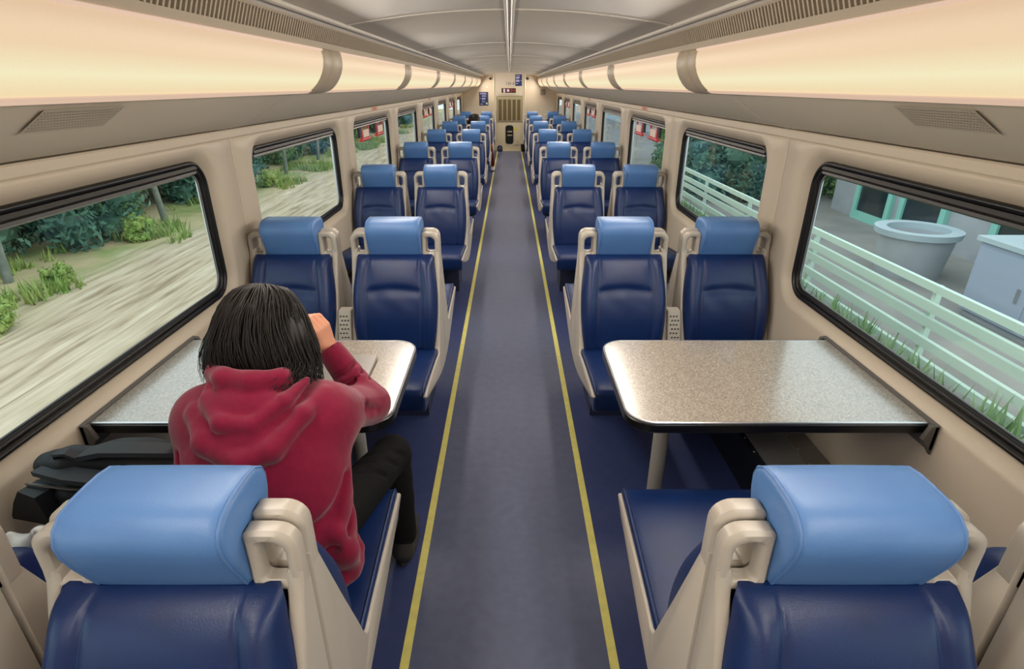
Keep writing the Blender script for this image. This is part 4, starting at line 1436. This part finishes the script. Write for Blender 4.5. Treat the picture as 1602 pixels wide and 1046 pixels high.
ribbon('shoulder_strap', [(-0.05, -0.07, 0.34), (0.02, -0.08, 0.362), (0.10, -0.08, 0.362), (0.18, -0.06, 0.345), (0.24, -0.02, 0.31), (0.25, 0.02, 0.24)], 0.026, M['strap'], bp, 0.007)
ribbon('shoulder_strap', [(-0.17, -0.08, 0.30), (-0.05, -0.13, 0.315), (0.08, -0.14, 0.305), (0.20, -0.10, 0.26), (0.22, -0.04, 0.18)], 0.026, M['strap'], bp, 0.007)
ribbon('grab_handle', [(-0.115, -0.07, 0.325), (-0.105, -0.085, 0.356), (-0.075, -0.09, 0.362), (-0.055, -0.08, 0.335)], 0.016, M['strap'], bp)
b = MB()
b.loft([[(x, y, z) for x, y in ((-0.255 + k * 0.02, -0.13), (-0.135 - k * 0.005, -0.155), (-0.125, -0.10), (-0.24 + k * 0.02, -0.08))] for z, k in ((0.17, 0), (0.18, 0), (0.225, 1), (0.262, 2.2))])
obj('side_pocket', b, M['bag'], bp, 20)
b = MB(); b.tube([(-0.205, -0.105, 0.268), (-0.06, -0.137, 0.276), (0.10, -0.137, 0.272), (0.19, -0.105, 0.262)], 0.004, 6)
obj('zip', b, M['bracket'], bp)
S = SDF((-0.15, -0.12, -0.02), (0.15, 0.12, 0.26), 0.0075)
S.ell((0, 0, 0.09), (0.10, 0.062, 0.10), None, 0.02)
S.cap((0.0, 0, 0.16), (0.03, -0.01, 0.215), 0.035, 0.02, 0.03)
S.cap((-0.05, 0, 0.14), (-0.07, 0.01, 0.19), 0.03, 0.012, 0.03)
pb_ = thing('plastic_bag', 'crumpled white plastic bag between the window seat and the wall', 'bag', (-1.205, 1.075, 0.51))
sdf_obj('bag_body', S, M['plastic_bag'], pb_, disp=lambda p: 0.009 * abs(mnoise.noise(p * 20)), rounds=1)
b = MB(); b.tube([(0.02, -0.01, 0.20), (0.035, -0.02, 0.235), (0.055, -0.015, 0.215), (0.05, -0.005, 0.17)], 0.006, 6)
obj('bag_handle', b, M['plastic_bag'], pb_)

# ------------------------------------------------------------------ outdoors
def m_ground():
    m = mat('track_bed', (190, 176, 150), 0.95, spec=0.1)
    nt = m.node_tree
    b = nt.nodes['Principled BSDF']
    tc = nt.nodes.new('ShaderNodeTexCoord')
    sp = nt.nodes.new('ShaderNodeSeparateXYZ')
    nt.links.new(tc.outputs['Object'], sp.inputs[0])
    mp = nt.nodes.new('ShaderNodeMapping'); mp.inputs['Scale'].default_value = (5.0, 0.35, 1.0)
    nt.links.new(tc.outputs['Object'], mp.inputs['Vector'])
    n1 = nt.nodes.new('ShaderNodeTexNoise'); n1.inputs['Scale'].default_value = 1.6; n1.inputs['Detail'].default_value = 8
    nt.links.new(mp.outputs[0], n1.inputs['Vector'])
    r1 = nt.nodes.new('ShaderNodeValToRGB')
    e = r1.color_ramp.elements
    e[0].position = 0.30; e[0].color = lin((156, 136, 112))
    e[1].position = 0.72; e[1].color = lin((222, 203, 180))
    k = e.new(0.47); k.color = lin((194, 174, 148))
    nt.links.new(n1.outputs['Fac'], r1.inputs[0])
    n2 = nt.nodes.new('ShaderNodeTexNoise'); n2.inputs['Scale'].default_value = 0.7; n2.inputs['Detail'].default_value = 6
    nt.links.new(tc.outputs['Object'], n2.inputs['Vector'])
    r2 = nt.nodes.new('ShaderNodeValToRGB')
    e = r2.color_ramp.elements
    e[0].position = 0.45; e[0].color = lin((190, 172, 134))
    e[1].position = 0.68; e[1].color = lin((136, 154, 88))
    nt.links.new(n2.outputs['Fac'], r2.inputs[0])
    # gravel near the rails, rough grass further out
    ad = nt.nodes.new('ShaderNodeMath'); ad.operation = 'MULTIPLY_ADD'
    ad.inputs[1].default_value = 2.4; nt.links.new(n2.outputs['Fac'], ad.inputs[0]); nt.links.new(sp.outputs['X'], ad.inputs[2])
    mr = nt.nodes.new('ShaderNodeMapRange')
    mr.inputs['From Min'].default_value = -7.6; mr.inputs['From Max'].default_value = -8.8
    nt.links.new(ad.outputs[0], mr.inputs['Value'])
    mx = nt.nodes.new('ShaderNodeMix'); mx.data_type = 'RGBA'
    nt.links.new(mr.outputs[0], mx.inputs[0]); nt.links.new(r1.outputs[0], mx.inputs[6]); nt.links.new(r2.outputs[0], mx.inputs[7])
    nt.links.new(mx.outputs[2], b.inputs['Base Color'])
    bp_ = nt.nodes.new('ShaderNodeBump'); bp_.inputs['Distance'].default_value = 0.025
    nt.links.new(n1.outputs['Fac'], bp_.inputs['Height']); nt.links.new(bp_.outputs[0], b.inputs['Normal'])
    return m
def gz(x, y):
    z = -2.2 + 0.05 * mnoise.noise(Vector((x * 0.8, y * 0.25, 0)))
    for rx in (-5.4, -6.3, -7.1, -7.6):
        z -= 0.07 * gauss(x - rx - 0.06 * math.sin(y * 0.3), 0.12)
    if x < -8.5:
        z += 0.03 * (-8.5 - x) + 0.08 * mnoise.noise(Vector((x * 0.6, y * 0.4, 3)))
    return z
b = MB()
nx, ny = 140, 90
b.grid(lambda u, v: (lambda x, y: (x, y, gz(x, y)))(-34 + 37.4 * u, -14 + 120 * v), nx, ny)
gr = tag(obj('ground', b, m_ground(), smooth=80), 'pale gravel track bed with ruts and a grassy bank on the left', kind='structure')
M['platform'] = mat('platform_paving', (158, 152, 146), 0.9, vary=(1.2, (128, 124, 120), 0.3))
M['verge'] = mat('verge_green', (112, 146, 92), 0.95, vary=(3, (150, 172, 124), 0.3))
b = MB(); b.box(4.6, 26, -14, 106, -1.9, -1.5); b.box(3.4, 4.6, -14, 106, -2.3, -2.0)
pf = tag(obj('ground', b, M['platform'], smooth=0), 'grey paved yard beyond the railing on the right', kind='structure')

rnd = random.Random(11)
ORDX = ORD + ['tenth', 'eleventh', 'twelfth', 'thirteenth', 'fourteenth', 'fifteenth', 'sixteenth', 'seventeenth', 'eighteenth', 'nineteenth', 'twentieth'] + ['twenty-' + o for o in ORD] + ['thirtieth'] + ['thirty-' + o for o in ORD]
tn = 0
M['leaf_dark'] = mat('foliage_dark', (70, 104, 92), 0.8, spec=0.2, vary=(1.6, (102, 138, 114), 0.3))
M['leaf_mid'] = mat('foliage_mid', (84, 128, 88), 0.8, spec=0.2, vary=(1.6, (142, 164, 98), 0.3))
M['leaf_grass'] = mat('foliage_grass', (124, 160, 80), 0.85, spec=0.2, vary=(1.5, (168, 174, 104), 0.3))
M['bark'] = mat('pale_bark', (142, 146, 136), 0.9, vary=(6, (104, 108, 98), 0.3))

def crown_mesh(name, h, r, n, m, leaf, seed, low=0.03):
    q = random.Random(seed)
    b = MB()
    clumps = []
    for i in range(36):
        t = q.random() if i < 24 or low > 0.2 else q.random() * 0.22
        z = h * (low + (1 - low) * t)
        rr = r * (0.8 + 0.4 * math.sin(PI * min(1, 0.15 + t * 0.85)))
        a = q.uniform(0, 2 * PI)
        dd = rr * math.sqrt(q.random()) * 0.8
        clumps.append((Vector((dd * math.cos(a), dd * math.sin(a), z)), q.uniform(0.28, 0.5) * r))
    for i in range(n):
        c, cr = clumps[q.randrange(len(clumps))]
        dv_ = Vector((q.gauss(0, 1), q.gauss(0, 1), q.gauss(0, 1))).normalized()
        p = c + dv_ * cr * q.uniform(0.55, 1.05)
        nn = (dv_ + Vector((q.gauss(0, .6), q.gauss(0, .6), q.gauss(0.3, .6)))).normalized()
        a = nn.orthogonal().normalized()
        a = Matrix.Rotation(q.uniform(0, 6.28), 3, nn) @ a
        c2 = nn.cross(a)
        L, w = leaf * q.uniform(0.7, 1.3), leaf * 0.42
        b.add([p - a * L, p + c2 * w + nn * leaf * 0.15, p + a * L, p - c2 * w + nn * leaf * 0.15], [(0, 1, 2, 3)])
    for c, cr in clumps:
        vs_, fs_ = ICO
        b.add([c + Vector(v) * cr * (0.55 + 0.1 * q.random()) for v in vs_], fs_)
    me = mesh(name, b, 0); me.materials.append(m)
    return me
_bm = bmesh.new(); bmesh.ops.create_icosphere(_bm, subdivisions=1, radius=1)
ICO = ([tuple(v.co) for v in _bm.verts], [tuple(v.index for v in f.verts) for f in _bm.faces]); _bm.free()
def trunk_mesh(h, r, seed):
    q = random.Random(seed)
    b = MB()
    pts = [(q.uniform(-.1, .1) * (k > 0), q.uniform(-.1, .1) * (k > 0), h * 0.85 * k / 6 - (0.15 if k == 0 else 0)) for k in range(7)]
    b.tube(pts, r, 8, False, r * 0.35)
    for k in range(3, 6):
        a = q.uniform(0, 6.28)
        p = Vector(pts[k])
        b.tube([p, p + Vector((math.cos(a) * 0.5, math.sin(a) * 0.5, 0.5)), p + Vector((math.cos(a) * 0.9, math.sin(a) * 0.9, 1.2))], r * 0.4, 5, False, r * 0.12)
    me = mesh('trunk', b, 60); me.materials.append(M['bark'])
    return me
TREES = [(crown_mesh('crown', 8.5, 2.0, 8000, M['leaf_dark'], 0.11, 1), trunk_mesh(8.5, 0.14, 1)),
         (crown_mesh('crown', 7.5, 1.8, 8000, M['leaf_mid'], 0.10, 2), trunk_mesh(7.5, 0.12, 2)),
         (crown_mesh('crown', 9.5, 2.2, 8000, M['leaf_dark'], 0.115, 3), trunk_mesh(9.5, 0.15, 3))]
def tree(kind, x, y, z, label, group, sc=1.0):
    t = thing('tree', label, 'tree', (x, y, z), group, rnd.uniform(0, 6.28))
    t.scale = (sc, sc, sc)
    put('crown', TREES[kind][0], t); put('trunk', TREES[kind][1], t)
y = 3.0
while y < 78:
    for row in (0, 1):
        x = -12.9 - row * 3.6 + rnd.uniform(-0.6, 0.6)
        tree(rnd.choice((0, 0, 1, 2)), x, y + row * 0.9 + rnd.uniform(-0.4, 0.4), gz(x, y), 'dark green tree on the left bank, %s rank, %s from the front' % (('front', 'rear')[row], ORDX[tn]), 'trees on the left bank', rnd.uniform(0.8, 1.1))
    y += 2.3 + y * 0.012
    tn += 1
for i, (x, y) in enumerate([(7.2, 18.2), (8.8, 19.6), (10.6, 18.4), (7.0, 21.5), (9.2, 23.0), (11.6, 21.6), (7.8, 25.4), (10.4, 26.8), (12.8, 24.6), (8.8, 29.0), (12.0, 30.0), (13.5, 20.0), (14.8, 27.0)]):
    tree(rnd.choice((0, 1, 1)), x, y, -1.5, 'leafy green tree in the clump beyond the mint railing, %s counted from the shop' % ORDX[i], 'trees on the right', rnd.uniform(0.72, 0.95))
slim = (crown_mesh('crown', 8.0, 1.1, 1500, M['leaf_mid'], 0.15, 5, 0.5), trunk_mesh(9.0, 0.10, 5))
for i, (x, y, sc) in enumerate([(-10.9, 6.9, 0.95), (-10.7, 11.3, 1.0), (-11.0, 14.2, 0.9), (-10.8, 17.4, 1.0), (-10.9, 22.1, 1.05), (-10.7, 27.5, 1.0), (-10.9, 33.0, 1.0), (-10.8, 40.0, 1.0)]):
    t = thing('tree', 'slender pale-trunked tree at the foot of the left bank, %s from the front' % ORD[i], 'tree', (x, y, gz(x, y)), 'slender trees on the left bank', i * 0.9)
    t.scale = (sc,) * 3
    put('crown', slim[0], t); put('trunk', slim[1], t)
# rough grass on the bank: nobody could count it
b = MB()
for i in range(3200):
    x = rnd.uniform(-11.4, -9.1)
    y = rnd.uniform(4, 62)
    if mnoise.noise(Vector((x * 0.55, y * 0.35, 7))) < 0.08:
        continue
    z = gz(x, y)
    for k in range(6):
        a = rnd.uniform(0, 6.28); h = rnd.uniform(0.12, 0.42); ln = rnd.uniform(0.05, 0.22); w = 0.03
        ox, oy = x + rnd.uniform(-.12, .12), y + rnd.uniform(-.12, .12)
        b.add([(ox - w * math.sin(a), oy + w * math.cos(a), z - 0.02), (ox + w * math.sin(a), oy - w * math.cos(a), z - 0.02), (ox + ln * math.cos(a), oy + ln * math.sin(a), z + h)], [(0, 1, 2)])
tag(obj('grass', b, M['leaf_grass'], smooth=0), 'rough green grass along the foot of the bank', 'grass', kind='stuff')
shm = crown_mesh('shrub_foliage', 0.75, 0.5, 900, M['leaf_grass'], 0.06, 9, 0.15)
shs = MB()
for k in range(5):
    a = k * 1.26
    shs.tube([(0, 0, -0.05), (0.12 * math.cos(a), 0.12 * math.sin(a), 0.25), (0.3 * math.cos(a), 0.3 * math.sin(a), 0.5)], 0.014, 5, False, 0.005)
shs = mesh('stem', shs, 60); shs.materials.append(M['bark'])
for i, (x, y, sc, lab) in enumerate([(-9.2, 9.0, 0.85, 'bright green shrub at the edge of the gravel, nearest to the train'), (-9.7, 11.4, 0.6, 'small green shrub on the dry bank behind the nearest shrub'),
                                     (-10.2, 15.2, 0.9, 'broad green shrub on the bank below the trees'), (-9.9, 19.5, 0.9, 'green shrub on the bank, fourth along the gravel'),
                                     (-10.1, 24.0, 0.9, 'green shrub on the bank, farthest along the gravel')]):
    t = thing('shrub', lab, 'shrub', (x, y, gz(x, y)), 'shrubs on the left bank', i * 1.1)
    t.scale = (sc,) * 3
    put('shrub_foliage', shm, t); put('stem', shs, t)

# pale green railing
M['mint'] = mat('mint_paint', (204, 222, 208), 0.5)
M['teal'] = mat('teal_paint', (142, 204, 190), 0.5)
M['concrete'] = mat('concrete_grey', (178, 180, 184), 0.85, vary=(2, (158, 160, 166), 0.3))
M['cabinet'] = mat('cabinet_grey', (164, 172, 190), 0.6)
M['pale_render'] = mat('pale_render', (188, 200, 204), 0.8, vary=(0.8, (164, 178, 186), 0.3))
M['blue_wall'] = mat('blue_grey_wall', (132, 156, 170), 0.7)
M['shop_glass'] = mat('shop_glass', (36, 50, 54), 0.12, spec=0.6)
fx = 5.0
fen = thing('railing', 'pale mint railing of flat horizontal bars beside the track', 'railing', (fx, 0, -1.5))
for z, hh in ((1.08, 0.045), (0.85, 0.055), (0.67, 0.055), (0.42, 0.055), (0.20, 0.04)):
    b = MB(); b.box(-0.03, 0.03, -6, 17.5, z - hh, z + hh)
    obj('bar', b, M['mint'], fen, 0)
for k in range(9):
    b = MB(); b.box(0.03, 0.10, -5 + k * 2.8 - 0.03, -5 + k * 2.8 + 0.03, 0, 1.10)
    obj('post', b, M['mint'], fen, 0)
# a low verge in front of the railing
b = MB()
for i in range(1500):
    x = rnd.uniform(3.5, 4.9); y = rnd.uniform(-3, 16); z = -2.0 if x < 4.6 else -1.5
    for k in range(4):
        a = rnd.uniform(0, 6.28); h = rnd.uniform(0.15, 0.5); ln = 0.15; w = 0.035
        b.add([(x - w * math.sin(a), y + w * math.cos(a), z), (x + w * math.sin(a), y - w * math.cos(a), z), (x + ln * math.cos(a), y + ln * math.sin(a), z + h)], [(0, 1, 2)])
tag(obj('grass', b, M['verge'], smooth=0), 'tall green weeds along the foot of the railing', 'grass', kind='stuff')
# round concrete planter
t = thing('planter', 'round grey concrete planter with a pale rim behind the railing', 'planter', (7.5, 10.1, -1.5))
b = MB(); b.loft([[(r * math.cos(k * PI / 12), r * math.sin(k * PI / 12), z) for k in range(24)] for z, r in ((0, 0.52), (0.75, 0.62), (0.75, 0.5), (0.6, 0.5))])
obj('tub', b, M['concrete'], t, 40)
b = MB(); b.loft([[(r * math.cos(k * PI / 12), r * math.sin(k * PI / 12), z) for k in range(24)] for z, r in ((0.75, 0.5), (0.75, 0.68), (0.86, 0.70), (0.86, 0.5), (0.75, 0.5))], False, False)
obj('rim', b, M['pale_render'], t, 30)
t = thing('utility_cabinet', 'large blue-grey utility cabinet behind the railing', 'cabinet', (7.5, 7.0, -1.5))
b = MB(); b.prism(rrect(-0.5, 0.5, -1.1, 1.1, 0.03, 3), lambda a, c, q: (a, c, q), 0.08, 1.15, 0.02); obj('case', b, M['cabinet'], t, 30)
b = MB(); b.box(-0.54, 0.54, -1.14, 1.14, 1.15, 1.22); obj('lid', b, M['pale_render'], t, 30)
b = MB(); b.box(-0.45, 0.45, -1.05, 1.05, 0.0, 0.08); obj('plinth', b, M['concrete'], t, 0)
for y in (-0.55, 0.55):
    b = MB(); b.box(-0.515, -0.50, y - 0.5, y + 0.5, 0.14, 1.08)
    dd = obj('door', b, M['cabinet'], t, 0)
    b = MB(); b.box(-0.535, -0.515, y + 0.36 * (-1 if y > 0 else 1) - 0.02, y + 0.36 * (-1 if y > 0 else 1) + 0.02, 0.5, 0.7)
    obj('handle', b, M['alu'], dd, 0)
# shelter with teal frames
t = thing('shop_building', 'grey building with teal framed glass doors behind the planter', 'building', (9.2, 11.0, -1.5))
b = MB(); b.box(0.1, 4, -9, 5.2, 0, 4.2); obj('wall', b, M['concrete'], t, 0)
b = MB(); b.box(-0.6, 4.2, -9.2, 5.4, 4.2, 4.5); obj('roof', b, M['pale_render'], t, 0)
for yy in (3.3, 1.5, -1.2, -3.4, -5.6):
    fr_ = MB()
    w_ = 0.75
    fr_.box(0.0, 0.1, yy - w_, yy - w_ + 0.16, 0, 2.6); fr_.box(0.0, 0.1, yy + w_ - 0.16, yy + w_, 0, 2.6)
    fr_.box(0.0, 0.1, yy - w_ + 0.16, yy + w_ - 0.16, 2.44, 2.6); fr_.box(0.0, 0.1, yy - w_ + 0.16, yy + w_ - 0.16, 0.0, 0.22); fr_.box(0.0, 0.1, yy - w_ + 0.16, yy + w_ - 0.16, 1.1, 1.18)
    f_ = obj('door_frame', fr_, M['teal'], t, 0)
    b = MB(); b.box(0.05, 0.07, yy - w_ + 0.16, yy + w_ - 0.16, 0.22, 2.44); obj('glass', b, M['shop_glass'], f_, 0)
# far pale building
t = thing('station_building', 'long pale blue-grey building far along the right of the train', 'building', (10.5, 48, -1.5))
b = MB(); b.box(0, 6, -14, 22, 0, 5.0); obj('wall', b, M['pale_render'], t, 0)
b = MB(); b.box(-1.0, 6.3, -14.3, 22.3, 5.0, 5.3); obj('roof', b, M['blue_wall'], t, 0)
for k in range(12):
    y = -12.5 + k * 2.9
    b = MB(); b.box(-0.06, 0.0, y - 0.9, y + 0.9, 0.7, 2.9)
    f_ = obj('window', b, M['blue_wall'], t, 0)
    b = MB(); b.box(-0.08, -0.06, y - 0.8, y + 0.8, 0.8, 2.8); obj('pane', b, M['shop_glass'], f_, 0)
